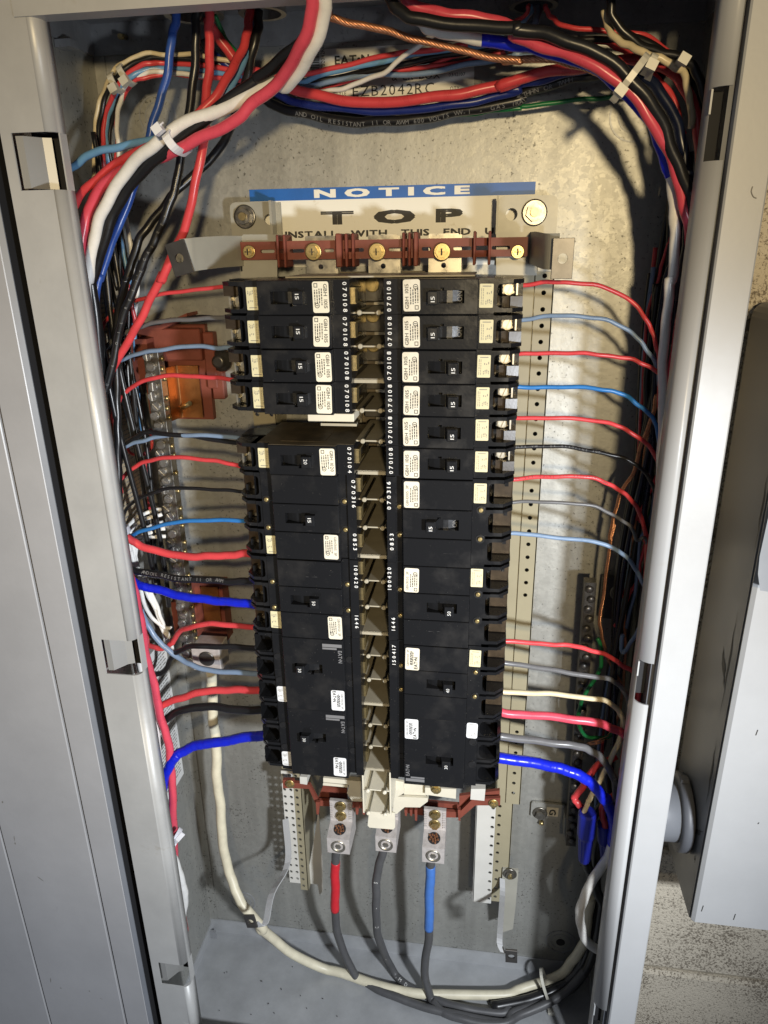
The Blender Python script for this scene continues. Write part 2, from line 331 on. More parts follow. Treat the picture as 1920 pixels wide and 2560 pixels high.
def smooth_path(P, sub=6):
    P = [Vector(p) for p in P]; n = len(P); out = []
    if n == 2: return [P[0].lerp(P[1], k/sub) for k in range(sub+1)]
    for i in range(n-1):
        p0 = P[i-1] if i else P[0]*2-P[1]; p1, p2 = P[i], P[i+1]; p3 = P[i+2] if i+2 < n else P[-1]*2-P[-2]
        for k in range(sub):
            t = k/sub; out.append(.5*((2*p1)+(p2-p0)*t+(2*p0-5*p1+4*p2-p3)*t*t+(3*p1-p0-3*p2+p3)*t**3))
    return out+[P[-1]]
SCREW = {}
def slot_screw(r, h, slotted=True, ang=.6):
    """local mesh along -Y (towards the viewer): pan head split by its slot"""
    mb = MB(); mb.lathe((0,0,0), (0,-1,0), [(0, r), (h*.6, r)], 14)
    for sg in (1, -1):
        pl = [(r*.93*math.cos(a), r*.93*math.sin(a)) for a in [math.asin(.16)+k*(math.pi-2*math.asin(.16))/7 for k in range(8)]]
        pl = [(x*math.cos(ang)-y*sg*math.sin(ang), x*math.sin(ang)+y*sg*math.cos(ang)) for x, y in pl]
        mb.prism(pl, lambda x, z: q(x, h*.5, z), lambda x, z: q(x*.9, h, z*.9))
    return mb
def hex_head(r, h):
    mb = MB(); mb.lathe((0,0,0), (0,-1,0), [(0, r*1.35), (h*.25, r*1.35), (h*.3, r*1.2)], 18)
    mb.prism(ngon(0, 0, r, 6), lambda x, z: q(x, h*.25, z), lambda x, z: q(x, h, z))
    for k in range(2):
        a, b = (r*.5, r*.12) if k else (r*.12, r*.5); mb.box(-a, a, h, h+.0004+k*.0001, -b, b)
    return mb
def mesh_of(name, mb, m):
    me = bpy.data.meshes.new(name); me.from_pydata(mb.v, [], mb.f); me.polygons.foreach_set('use_smooth', mb.sm)
    bm = bmesh.new(); bm.from_mesh(me); bmesh.ops.remove_doubles(bm, verts=bm.verts, dist=1e-6); bmesh.ops.recalc_face_normals(bm, faces=bm.faces); bm.to_mesh(me); bm.free()
    me.materials.append(MATS[m]); return me
def inst(name, me, loc, parent=None, rot=None):
    """one object using (shared) mesh data, at world loc"""
    o = bpy.data.objects.new(name, me); COL.objects.link(o); loc = Vector(loc); o.location = loc-(worg(parent) if parent else Vector((0,0,0))); ORG[o] = loc
    if parent: o.parent = parent
    if rot: o.rotation_euler = rot
    return o
DEP = .146; TOP = 1.067; HW = .254
# ------------------------------------------------------------------ the block wall behind
wall = MB(); wall.box(-1.1, 1.3, -.07, -.018, -.5, 1.7); wall = ob('wall', wall, 'mortar'); wall['kind'] = 'structure'
zj = .0135; bw_, bh_ = .397, .190
for row in range(-1, 8):
    z0 = zj+.005+(row)*.200
    for k in range(2):
        x0 = .262+(k-(.30 if row % 2 else .22))*.407
        b = MB().box(x0, x0+bw_, -.06, -.009-.0015*((row+k) % 2), z0, z0+bh_, .004); ob('concrete_block', b, 'painted_block', wall)

# ------------------------------------------------------------------ the enclosure
enc = thing('panelboard_enclosure', 'open galvanised steel panelboard box with grey front flanges and slots', 'electrical enclosure', (0, 0, 0))
back = MB().box(-HW, HW, -.0016, 0, 0, TOP); back = ob('back_panel', back, 'zinc', enc)
for sx in (-1, 1):
    ob('side_wall', MB().box(sx*HW, sx*(HW+.0016), -.0016, DEP, 0, TOP), 'zinc', enc)
ob('top_wall', MB().box(-HW, HW, 0, DEP, TOP, TOP+.0016), 'zinc_dull', enc)
ob('bottom_wall', MB().box(-HW, HW, 0, DEP, -.0016, 0), 'zinc_floor', enc)
mb = MB().box(-HW, HW, .0004, .0022, TOP-.0235, TOP); mb.box(-HW, -HW+.0018, .0022, DEP, TOP-.0235, TOP); mb.box(HW-.0018, HW, .0022, DEP, TOP-.0235, TOP); ob('top_fold', mb, 'zinc_dull', enc)
mb = MB().box(-HW, HW, .0004, .0022, 0, .022); mb.box(-HW, -HW+.0018, .0022, DEP, 0, .016); mb.box(HW-.0018, HW, .0022, DEP, 0, .016); ob('bottom_fold', mb, 'zinc_floor', enc)
mb = MB().box(-HW, -HW+.010, .0003, .0014, .022, TOP-.0235); ob('corner_fold', mb, 'zinc', enc)
# left flange with three slots, rolled inner lip
slots = [(.927, .965), (.510, .547), (.093, .128)]
LX0, LX1 = -.2580, -.2235
cuts = [-.02] + [z for s_ in sorted(slots) for z in s_] + [TOP+.03]
lip = [(LX1, .1462)] + [(-.2235+.0075*math.sin(a), .1387+.0075*math.cos(a)) for a in [k*math.pi/2/5 for k in range(1, 6)]] + [(-.2160, .1300), (-.2172, .1300), (-.2172, .1380)] + [(LX1, .1448)]
mb = MB()
for k in range(len(cuts)-1):
    za, zb = cuts[k], cuts[k+1]; slot = k % 2 == 1
    if not slot:
        mb.box(LX0, LX1, .1448, .1462, za, zb)
        n = len(lip); vs = [q(x, d, za) for x, d in lip]+[q(x, d, zb) for x, d in lip]
        mb.add(vs, [(i, (i+1) % n, n+(i+1) % n, n+i) for i in range(n)], True); mb.add(vs, [tuple(range(n))[::-1], tuple(range(n, 2*n))])
    else:
        mb.box(LX0, -.2497, .1448, .1462, za, zb); mb.box(-.2172, -.2160, .1300, .1387, za, zb)
mb.box(LX0, LX0+.0012, .12, .1448, -.02, TOP+.03)
ob('side_flange', mb, 'paint_grey', enc)
for (za, zb) in slots:                                    # bent clip tabs in the slots
    t = MB().sheet([q(-.2490, .1420, (za+zb)/2), q(-.2440, .1415, (za+zb)/2), q(-.2360, .1300, (za+zb)/2), q(-.2300, .1270, (za+zb)/2)], (0, 0, (zb-za)*.46), .0012); ob('clip_tab', t, 'clip_steel', enc)
    t = MB().box(-.2505, -.2240, .118, .1195, za-.004, zb+.004); ob('slot_shade', t, 'gap_shade', enc)
# right flange: rolled lip, groove, flat outer strip
rs = [(.9326, .9745), (.5186, .559), (.105, .1458)]
cuts = [-.02] + [z for s_ in sorted(rs) for z in s_] + [TOP+.03]; mb = MB()
lip = [(.2411, .1470), (.2370, .1464), (.2330, .1440), (.2306, .1408), (.2294, .1360), (.2294, .1260), (.2306, .1260), (.2308, .1360), (.2318, .1400), (.2340, .1430), (.2372, .1450), (.2411, .1455)]
for k in range(len(cuts)-1):
    za, zb = cuts[k], cuts[k+1]; L_ = lip if k % 2 == 0 else [p for p in lip if p[0] < .2312]
    n = len(L_); vs = [q(x, d, za) for x, d in L_]+[q(x, d, zb) for x, d in L_]
    mb.add(vs, [(i, (i+1) % n, n+(i+1) % n, n+i) for i in range(n)], True); mb.add(vs, [tuple(range(n))[::-1], tuple(range(n, 2*n))])
ob('side_flange_lip', mb, 'paint_white', enc)
mb = MB().box(.2411, .2444, .1370, .1385, -.02, TOP+.03); ob('groove', mb, 'paint_dark', enc)
for (za, zb) in rs:
    ob('slot_shade', MB().box(.2318, .2408, .128, .1292, za, zb), 'gap_shade', enc); ob('clip_tab', MB().box(.2297, .2309, .131, .1425, zb-.015, zb-.001), 'paint_white', enc)
ob('side_flange', MB().box(.2446, .2705, .1380, .1475, -.03, TOP+.04, .0012), 'paint_white', enc)
# top flange, lapped over the side flange
mb = MB().box(-.2310, .2440, .1464, .1480, 1.0345, 1.10); mb.box(-.2310, .2440, .1330, .1464, 1.0345, 1.0358); ob('top_flange', mb, 'paint_grey', enc)
mb = MB().box(-.2310, .2440, .1464, .1480, -.03, .030); ob('bottom_flange', mb, 'paint_grey', enc)
# knockouts: pressed rings
for i, (x, z, r) in enumerate([(-.2014, .9955, .0172), (.2076, .9816, .020), (-.2048, .0604, .017), (.2137, .0555, .0185)]):
    m_ = MB(); 
    for (r0, r1, h) in ((r-.0012, r+.0002, .0007), (r*.62, r*.62+.001, .0006)):
        m_.slab(ngon(x, z, r1, 36), [ngon(x, z, r0, 36)], q, .0001, h, back=False)
    m_ = ob('knockout', m_, 'zinc_dull', enc)
    if i > 1: ob('knockout_hole', MB().cyl(q(x, .0002, z-.001), q(x, .0008, z-.001), .0055, 18), 'gap_shade', m_)
pin = mesh_of('fixing_screw', MB().cyl((0,0,0), (0,-.011,-.002), .0022, 10), 'brass_dull')
for p in (at('A', 745, 220, .003), at('N', 1405, 1175, .003), at('O', 688, 1232, .003), at('O', 1305, 1305, .003)): inst('fixing_screw', pin, p, enc)
db = MB(); rd_ = random.Random(4)
for (R_, x, y) in (('N', 1330, 1357), ('N', 1345, 1352), ('N', 1550, 1405), ('N', 1590, 1540), ('N', 1300, 1580), ('O', 135, 1390), ('O', 180, 1530), ('O', 260, 1440), ('O', 70, 1600), ('O', 420, 1560), ('O', 330, 1300), ('O', 215, 1590), ('O', 520, 1500), ('O', 610, 1610), ('O', 380, 1480)):
    c = atz(R_, x, y, .0012); a_ = rd_.uniform(0, 3); l_ = rd_.uniform(.0004, .0013); db.tube([c-Vector((math.cos(a_), math.sin(a_), 0))*l_, c+Vector((0, 0, .0003)), c+Vector((math.cos(a_+.5), math.sin(a_+.5), 0))*l_], rd_.uniform(.0003, .0005), 5)
db = ob('debris', db, 'ink'); db['kind'] = 'stuff'
tab = MB().box(-.2535, -.2440, .010, .013, .001, .012); ob('corner_tab', tab, 'zinc_dull', enc)
tab = MB().box(-.2535, -.2400, .050, .062, TOP-.030, TOP-.0245); ob('corner_tab', tab, 'zinc_dull', enc)

# ------------------------------------------------------------------ neighbouring cover on the left
nb = thing('neighbour_cover', 'flat grey metal panel cover with scratches left of the open box', 'panel cover', (-.45, -.15, -.1))
ob('frame', MB().box(-.3006, -.2725, .142, .150, -.12, 1.25, .0008), 'paint_neighbour', nb)
ob('edge_strip', MB().prism([(-.2725, .1495), (-.2688, .1468), (-.2688, .1458), (-.2725, .1480)], lambda x, d: q(x, d, -.12), lambda x, d: q(x, d, 1.25)), 'film_grey', nb)
ob('gap_side_shade', MB().box(-.2722, -.2692, .112, .1455, -.12, 1.25), 'gap_shade', nb)
ob('seam', MB().box(-.41, -.29, .132, .1415, -.12, 1.25), 'gap_shade', nb)
ob('door_leaf', MB().box(-.4022, -.3030, .142, .1502, -.12, 1.25, .0008), 'paint_neighbour', nb)
ob('outer_frame', MB().box(-.62, -.4045, .142, .1498, -.12, 1.25, .0008), 'paint_neighbour', nb)
ob('gap_back_shade', MB().box(-.62, -.2585, .10, .112, -.12, 1.25), 'gap_shade', nb)
mk = MB()
for (R_, x, y, l, a) in (('N', 85, 560, .009, 1.45), ('N', 240, 800, .010, -.7), ('N', 300, 1400, .009, 1.4), ('N', 360, 1447, .002, 0), ('N', 530, 1465, .002, 1), ('N', 15, 345, .003, 1), ('N', 600, 1510, .004, -.6), ('N', 90, 590, .003, 1.2)):
    p = at(R_, x, y, .1505); dx, dz = math.cos(a)*l/2, math.sin(a)*l/2; wd = .0006 if l > .004 else .0010
    if l == .010: wd = .0018
    mk.add([p+Vector((-dx, 0, -dz)), p+Vector((wd*.6, 0, -wd)), p+Vector((dx, 0, dz)), p+Vector((-wd*.6, 0, wd))], [(0, 1, 2, 3)])
ob('scratch', mk, 'ink_grey', nb)

# ------------------------------------------------------------------ neighbouring box on the right, with nipple
jb = thing('neighbour_box', 'white fronted metal box with torn grey film on its dark side', 'junction box', (.53, -.05, .235))
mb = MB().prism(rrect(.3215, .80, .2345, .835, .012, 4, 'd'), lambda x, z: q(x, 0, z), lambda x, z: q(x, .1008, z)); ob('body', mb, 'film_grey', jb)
mb = MB().box(.3218, .80, .1012, .1085, .2345, .842, .003); ob('cover', mb, 'paint_white', jb)
fl = MB(); nu, nv = 9, 14; vs = []                                # loose film over the cover's upper front, its lower edge curling away
for j in range(nv):
    t = j/(nv-1); z = .84-(.84-.605)*t
    for i in range(nu):
        u = i/(nu-1); zz = z-.05*u*t**2+.006*math.sin(u*9)*t; curl = max(0, t-.62)/.38
        vs.append(q(.3222-.006*curl*(1-u)**2*math.sin(curl*3)+.16*u, .1090+.016*curl**1.5*(1-.75*u)+.0022*math.sin(t*11+u*4)*t*(1-u), zz+.014*curl**2*(1-u)))
fl.add(vs, [(j*nu+i, j*nu+i+1, (j+1)*nu+i+1, (j+1)*nu+i) for j in range(nv-1) for i in range(nu-1)], True); ob('protective_film', fl, 'film_grey', jb)
fl = MB()
for (ys, d0, d1, wdt) in (((.585, .47), .085, .088, .0012), ((.535, .500), .066, .086, .004), ((.45, .37), .090, .093, .0014), ((.345, .315), .098, .070, .003), ((.72, .64), .096, .098, .001), ((.305, .295), .088, .090, .001)):
    n = 9; a = []; b = []
    for k in range(n):
        t = k/(n-1); dd = d0+(d1-d0)*t+.001*math.sin(k*2.3); z = ys[0]+(ys[1]-ys[0])*t; e = wdt*math.sin(math.pi*t)*(1+.5*math.sin(k*5)); a.append(Vector((.3212, -dd-e, z))); b.append(Vector((.3212, -dd+e, z)))
    fl.add(a+b, [(i, i+1, n+i+1, n+i) for i in range(n-1)])
ob('film_tear', fl, 'ink', jb)
mk = MB()
for (R_, x, y, dz) in (('P', 1268, 975, .004), ('P', 1458, 1025, .004), ('P', 1600, 470, .001), ('M', 1590, 1260, .003)):
    p = at(R_, x, y, .1088); mk.add([p+Vector((-.0004, 0, -dz)), p+Vector((.0004, 0, -dz)), p+Vector((.0012, 0, dz)), p+Vector((.0003, 0, dz))], [(0, 1, 2, 3)])
ob('pencil_mark', mk, 'ink', jb)
mk = MB(); mk.tube(smooth_path([at('C', 1568, 1105, .1478), at('C', 1560, 1135, .1478), at('C', 1572, 1165, .1478), at('C', 1590, 1175, .1478)], 4), .00035, 5); ob('hair', mk, 'ink_grey', enc)
np_ = thing('conduit_nipple', 'short grey conduit nipple with locknut joining the two boxes', 'conduit', (.2645, -.045, .3195))
ob('pipe', MB().lathe(q(.262, .045, .3195), (1, 0, 0), [(0, .031), (.058, .031)], 32), 'film_grey', np_)
ln = MB().lathe(q(.309, .045, .3195), (1, 0, 0), [(0, .034), (.001, .0405), (.0095, .0405), (.0115, .037)], 32)
for k in range(8): ln.box(.310, .318, .045-.004, .045+.004, .3195+.038, .3195+.0435) if k == 0 else None
ob('locknut', ln, 'paint_dark', np_)

# ------------------------------------------------------------------ stickers on the back panel
def quad_on_back(mb, x0, x1, z0, z1, d): mb.box(x0, x1, .0001, d, z0, z1)
sg = thing('notice_sign', 'blue and white NOTICE TOP sign stuck on the back panel', 'sign', q(0, 0, .905))
ob('sign_face', MB().box(-.1222, .1313, .0001, .0004, .868, .9243), 'sign_white', sg)
ob('blue_band', MB().box(-.1222, .1313, .0001, .0005, .9243, .9342), 'sign_blue', sg)
def line(parent, m, t, R_, x0, x1, y, h, d, gap=.12, bold=0., name='lettering'):
    a, b = at(R_, x0, y, d), at(R_, x1, y, d) if not isinstance(x1, tuple) else at(*x1, d)
    rt = (b-a).normalized(); up = Vector((0, 0, 1)); mbt = letters(MB(), t, (a+b)/2, rt, up, h, (b-a).length, gap, True, bold); return ob(name, mbt, m, parent)
def xline(parent, m, t, x0, x1, z, h, d, gap=.12, bold=0.):
    return ob('lettering', letters(MB(), t, q((x0+x1)/2, d, z), (1,0,0), (0,0,1), h, x1-x0, gap, True, bold), m, parent)
X = lambda R_, x, y: at(R_, x, y, 0).x
xline(sg, 'sign_white', 'NOTICE', X('B', 440, 1165), X('B', 1345, 1155), .9290, .0062, .0007, .38, .09)
xline(sg, 'ink', 'TOP', X('B', 480, 1300), X('B', 1290, 1295), .9085, .0100, .0005, .50, .10)
xline(sg, 'ink', 'INSTALL  WITH  THIS  END  UP', X('B', 268, 1390), X('B', 1545, 1380), .8955, .0052, .0005, .14, .07)
lb = thing('rating_sticker', 'white catalogue sticker with barcode behind the top wire bundle', 'sticker', q(.012, 0, 1.015))
ob('sheet', MB().box(-.0665, .0768, .0001, .0004, .992, 1.0395), 'paper_white', lb)
def zat(R_, x, y): return at(R_, x, y, 0).z
e0 = X('B', 562, 355); e1 = X('B', 762, 355); ze = zat('B', 660, 355)
xline(lb, 'ink', 'EAT\u2022N', e0, e1, ze, .0062, .0005, .10, .05)
xline(lb, 'ink', 'EZB2042RC', X('B', 668, 535), X('B', 1150, 525), zat('B', 900, 532), .0078, .0005, .16)
xline(lb, 'ink', '& LR BOX', X('B', 900, 455), X('B', 1185, 450), zat('B', 1040, 452), .0048, .0005, .14)
xline(lb, 'ink', '03/12/07', X('B', 1237, 442), X('B', 1335, 440), zat('B', 1290, 441), .0026, .0005)
xline(lb, 'ink', 'QTY', X('B', 1245, 524), X('B', 1300, 522), zat('B', 1270, 523), .0028, .0005)
xline(lb, 'ink', 'STYLE', X('B', 555, 557), X('B', 630, 553), zat('B', 600, 555), .0028, .0005)
ob('lettering', letters(MB(), 'EZB2042RC', q(X('B', 492, 380), .0005, zat('B', 492, 350)), (0,0,1), (-1,0,0), .0034, .020), 'ink', lb)
bc = MB(); z = zat('B', 440, 440); zt = zat('B', 440, 300); random.seed(4)
while z < zt:
    h = random.choice((.0003, .0005, .0008)); bc.box(X('B', 412, 360), X('B', 470, 360), .0004, .0005, z, z+h); z += h+random.choice((.0004, .0006, .0009))
ob('barcode', bc, 'ink', lb)
# directory sheets on the left side wall
def wall_sheet(nm, label, m, d0, d1, z0, z1, rows, head):
    t = thing(nm, label, 'label', (-HW, -(d0+d1)/2, (z0+z1)/2))
    ob('sheet', MB().box(-HW+.0001, -HW+.0004, d0, d1, z0, z1), m, t); mb = MB(); z = z1-.012; i = 0
    while z > z0+.008:
        if i % 9 == 0 and head: letters(mb, head[(i//9) % len(head)], Vector((-HW+.0006, -(d0+d1)/2, z)), (0,1,0), (0,0,1), .0034, (d1-d0)*.62); z -= .008
        else:
            x = d0+.004+random.random()*.004
            while x < d1-.006:
                l = .002+random.random()*.006; mb.add([Vector((-HW+.0006, -xx, zz)) for xx, zz in ((x, z), (min(x+l, d1-.003), z), (min(x+l, d1-.003), z+.0013), (x, z+.0013))], [(0,1,2,3)]); x += l+.0014
            z -= .0042
        i += 1
    ob('lettering', mb, 'ink_grey', t); return t
random.seed(3)
wall_sheet('directory_label', 'brown stained wiring instruction label on upper left side wall', 'paper_brown', .008, .085, .60, .905, 0, ['TORQUE', 'TERMINALS', 'FOR COPPER', 'PANELS'])
wall_sheet('warning_label', 'white printed label on lower left side wall behind pink wire', 'paper', .020, .105, .285, .475, 0, None)

# ------------------------------------------------------------------ bushings in the top wall
def bushing(x, d, r, label, m='steel'):
    b = thing('conduit_bushing', label, 'conduit fitting', q(x, d, TOP-.016))
    ob('locknut', MB().lathe(q(x, d, TOP-.001), (0,0,-1), [(0, r*1.28), (.003, r*1.3), (.004, r*1.18)], 8, False), 'steel', b)
    mbb = MB(); mbb.slab(ngon(x, d, r*1.1, 28), [ngon(x, d, r*.86, 28)], lambda a, c, h: q(a, c, TOP-.004-h), 0, .012); ob('collar', mbb, m, b)
    ob('bore', MB().cyl(q(x, d, TOP-.005), q(x, d, TOP-.0055), r*.86, 24), 'gap_shade', b)
def topx(R_, x, y, z=TOP-.015): return atz(R_, x, y, z)
p = topx('A', 1150, 85); bushing(p.x, -p.y, .0205, 'left silver conduit bushing in top wall with blue wire')
p = topx('A', 1555, 75); bushing(p.x, -p.y, .0165, 'middle conduit bushing in top wall with red and black wires')
p = topx('C', 270, 30); bushing(p.x, -p.y, .0165, 'dark conduit bushing in top wall above the right bundle', 'paint_dark')
XC = .0055; Z0 = .862; PIT_ = .0254
def poly_at(mb, R_, pts, d, th): 
    pl = [(at(R_, x, y, d).x, at(R_, x, y, d).z) for x, y in pts]
    return mb.slab(pl, [], q, d-th, d)
# ------------------------------------------------------------------ chassis that carries bus bars and breakers
ch = thing('breaker_chassis', 'tan and red breaker mounting chassis with rails and tan centre barriers', 'busbar chassis', (XC, 0, .30))
def hexbolt(p, r, par, h=.006, stud=True):
    mb = MB(); mb.lathe(p, (0,-1,0), [(0, r*1.62), (.0012, r*1.62), (.0016, r*1.45)], 24); p = Vector(p)
    mb.prism(ngon(p.x, p.z, r*1.12, 6, .3), lambda x, z: q(x, -p.y+.0012, z), lambda x, z: q(x, -p.y+h, z))
    o = ob('bolt', mb, 'bar_metal', par)
    if stud: ob('stud', MB().cyl(p+Vector((0,-h*.5,0)), p+Vector((0,-h*1.5,0)), r*.55, 12), 'brass_dull', o)
    return o
# upper mounting brackets
pl = rrect(-.1366, -.0945, .868, .9232, .005, 3, 'd')
o = ob('mounting_bracket', MB().slab(pl, [ngon(-.1010, .9085, .0046, 14)], q, .0128, .0150).box(-.0966, -.0945, .0150, .028, .868, .9232).box(-.0945, -.0900, .0125, .0148, .868, .9225), 'paint_taupe', ch)
hexbolt(at('A', 1452, 1285, .0152), .0062, o)
pl = rrect(.0990, .1500, .868, .9225, .006, 3, 'cd')
o = ob('mounting_bracket', MB().slab(pl, [ngon(at('C', 140, 1270, .015).x, at('C', 140, 1270, .015).z, .0050, 14)], q, .0128, .0150).box(.0990, .1008, .0150, .026, .868, .9225), 'paint_taupe', ch)
hexbolt(at('C', 275, 1260, .0152), .0066, o)
mb = MB(); poly_at(mb, 'Q', [(605, 800), (595, 385), (625, 352), (905, 352), (905, 800)], .048, .0015); mb.box(-.1195, -.118, .02, .048, .866, .894); ob('end_plate', mb, 'paint_taupe', ch)
mb = MB(); poly_at(mb, 'R', [(1045, 640), (1045, 308), (1330, 308), (1358, 345), (1358, 640)], .044, .0015); poly_at(mb, 'R', [(1364, 610), (1364, 325), (1520, 325), (1515, 610)], .040, .0015); ob('end_plate', mb, 'paint_taupe', ch)
# red moulded bar with slots, ribs and screws
zb0, zb1 = .8752, .8898; mb = MB()
def bar_seg(x0, x1, d, holes): mb.slab(rect(x0, x1, zb0, zb1), [rrect(a, b, .8806, .8834, .0012, 2) for a, b in holes], q, d-.004, d)
bx = lambda x, d=.066: at('B', x, 1490, d).x
bar_seg(bx(5, .052), bx(215, .052), .052, [(bx(120, .052), bx(205, .052))])
bar_seg(bx(262), bx(570), .064, [(bx(290), bx(378)), (bx(495), bx(555))])
bar_seg(bx(570), bx(1045), .066, [(bx(615), bx(735)), (bx(880), bx(1005))])
bar_seg(bx(1045), bx(1385), .064, [(bx(1075), bx(1130)), (bx(1262), bx(1370))])
bar_seg(bx(1480, .056), bx(1659, .056)+.006, .056, [(bx(1490, .056), bx(1600, .056))])
for (xa, da, xb, db) in ((bx(215, .052), .050, bx(262), .062), (bx(1385), .062, bx(1480, .056), .054)):
    for (za, zb) in ((zb0, .8803), (.8837, zb1)): mb.sheet([q(xa, da, (za+zb)/2), q(xb, db, (za+zb)/2)], (0, 0, (zb-za)/2), .004)
ob('insulator_bar', mb, 'insulator_red', ch)
for x, wdt, dd in ((222, 14, .064), (262, 14, .070), (583, 34, .074), (628, 16, .072), (668, 16, .072), (967, 14, .072), (1002, 14, .072), (1040, 24, .074), (1388, 16, .071), (1477, 16, .066)):
    xm = bx(x, dd); ww = wdt*.5*.422*.00033; ob('rib', MB().box(xm-ww, xm+ww, dd-.024, dd, .8690, .8948, .0008), 'insulator_red', ch)
for xa, xb in ((385, 560), (758, 935), (1118, 1300)):
    a, b = at('B', xa, 1400, .056).x, at('B', xb, 1400, .056).x; mbs = MB().slab(rrect(a, b, .862, .8935, .001, 1), [ngon((a+b)/2, .8690, .0022, 10)], q, .0535, .0565)
    mbs.box(b, b+.002, .045, .0560, .862, .8925); ob('bus_strap', mbs, 'nickel', ch)
hx = mesh_of('bar_screw', hex_head(.0052, .0045), 'brass'); hs = mesh_of('bar_screw', hex_head(.0040, .003), 'brass')
rc = mesh_of('recess', MB().box(-.0026, .0026, .0046, .0050, -.0006, .0006).box(-.0006, .0006, .0046, .0051, -.0026, .0026), 'ink')
for x, d, m_ in ((55, .0525, hs), (435, .0645, hx), (812, .0665, hx), (1197, .0645, hx), (1645, .0565, hs)): inst('recess', rc, at('B', x, 1492, d-(.0015 if m_ is hs else 0)), inst('bar_screw', m_, at('B', x, 1492, d), ch))
# spring arms with square clips
def arm(pts, hw, clip, cw, chh, rot, name='spring_arm', m='paint_taupe', d=.125):
    o = ob(name, MB().sheet(smooth_path(pts, 5), hw, .0012), m, ch); c = Vector(clip); mb = MB(); ca, sa = math.cos(rot), math.sin(rot)
    f = lambda x, z, h: c+Vector((x*ca-z*sa, -h, x*sa+z*ca)); mb.slab(rect(-cw, cw, -chh, chh), [ngon(0, 0, .0036, 12)], f, 0, .0022, .0003)
    k = ob('spring_clip', mb, 'spring_steel', o); mb = MB().slab([(x+0, y) for x, y in ngon(0, 0, .0052, 18)], [ngon(0, 0, .0038, 18)], f, .0022, .0030); ob('collar', mb, 'spring_steel', k) if False else None
    return o
cl = at('A', 1068, 1530, .125); arm([q(-.1165, .046, .8825), q(-.124, .078, .8822), q(-.1325, .108, .881), q(-.1352, .117, .8803), q(-.1400, .1235, .8798)], (0, 0, .0122), cl, .0080, .0122, .24)
cl = at('C', 441, 1532, .125); arm([q(.1275, .040, .8815), q(.1300, .080, .881), q(.1335, .108, .8795), q(.1370, .119, .879), q(.144, .1235, .879)], (0, 0, .0122), cl, .0075, .0138, 0.)
# side rails with punched holes
def rail(x0, x1, d, z0, z1, cols, pitch, m, zs=None, side=None, gapz=None):
    mb = MB(); z = z1
    mb_ = mb
    while z-pitch >= z0-1e-6:
        zc = z-pitch/2; hol = [] if gapz and gapz[0] < zc < gapz[1] else [ngon(cx, zc, .0021, 8, math.pi/8) for cx in cols]
        mb_.slab(rect(x0, x1, z-pitch, z), hol, q, d-.0012, d, back=False); z -= pitch
    if z > z0: mb_.box(x0, x1, d-.0012, d, z0, z)
    if side:
        for (sx, da, db) in side: mb_.box(sx-.0006, sx+.0006, da, db, z0, z1)
    return ob('rail', mb_, m, ch)
rail(.1338, .1492, .036, .300, .866, [.1412], .0136, 'paint_tan', side=[(.1488, .002, .036)], gapz=(.405, .560))
rail(.1225, .1336, .034, .300, .866, [], .0136, 'paint_tan', side=[(.1228, .002, .034)])
rail(.1015, .1230, .038, .150, .300, [.1200], .0136, 'white_lit_plate', side=[(.1018, .002, .038)])
rail(.1232, .1420, .034, .150, .300, [.1275], .0136, 'paint_tan', side=[(.1416, .002, .034)])
rail(-.1230, -.1095, .040, .150, .320, [-.1205, -.1130], .0105, 'white_lit_plate')  # same tan plate as the next strip, cool light painted in as white
rail(-.1094, -.0998, .040, .140, .320, [-.1060], .0105, 'paint_tan', side=[(-.1002, .001, .040)])
rail(-.1230, -.1005, .036, .320, .866, [-.1190, -.1050], .0136, 'paint_tan', side=[(-.1008, .002, .036)])
mb = MB().slab([(.1345, .205), (.1345, .150), (.139, .105), (.1505, .112), (.152, .150), (.1525, .205)], [], q, .034, .0372); o = ob('rail_bracket', mb, 'paint_taupe', ch); hexbolt(at('P', 130, 768, .0375), .0048, o, .004)
mb = MB(); poly_at(mb, 'O', [(492, 300), (478, 420), (440, 640), (415, 775), (488, 782), (500, 850), (521, 822), (518, 640), (500, 400)], .030, .0009); ob('guard_strip', mb, 'white_lit_plate', ch)
cl = at('N', 1492, 1045, .125); a2 = at('O', 300, 645, .055); arm([q(-.1220, .040, .250), a2, a2.lerp(cl, .55)+Vector((.004, 0, 0)), at('O', 165, 1010, .118), at('O', 135, 1045, .122), at('O', 95, 1020, .1235)], (.0036, .0, .0016), cl+Vector((-.001, 0, 0)), .0062, .0090, .18, m='paint_white')
cl = at('P', 138, 1250, .125); arm([q(.1348, .037, .19), at('P', 85, 900, .052), at('P', 70, 1130, .110), at('P', 72, 1195, .119), at('P', 90, 1235, .1235)], (.0030, -.0006, 0), cl, .0062, .0088, .05, m='paint_white')
# dark bus pan, stab plates and their screws behind the centre barriers
ob('bus_pan', MB().box(-.052, .064, .024, .030, .395, .864), 'breaker_dusty', ch)
for k, x in enumerate((-.028, .0055, .038)): ob('bus_bar', MB().box(x-.010, x+.010, .030, .036, .34, .862), 'nickel', ch)
st = mesh_of('stab_plate', MB().box(-.0125, .0125, 0, .006, -.0095, .0095, .0008), 'spring_steel'); ss = mesh_of('stab_screw', hex_head(.0046, .004), 'brass_dull')
for i in range(18):
    zc = Z0-PIT_*(i+.5); inst('stab_plate', st, q(-.001, .040, zc), ch); inst('stab_screw', ss, q(-.004, .0461, zc+.0045), ch)
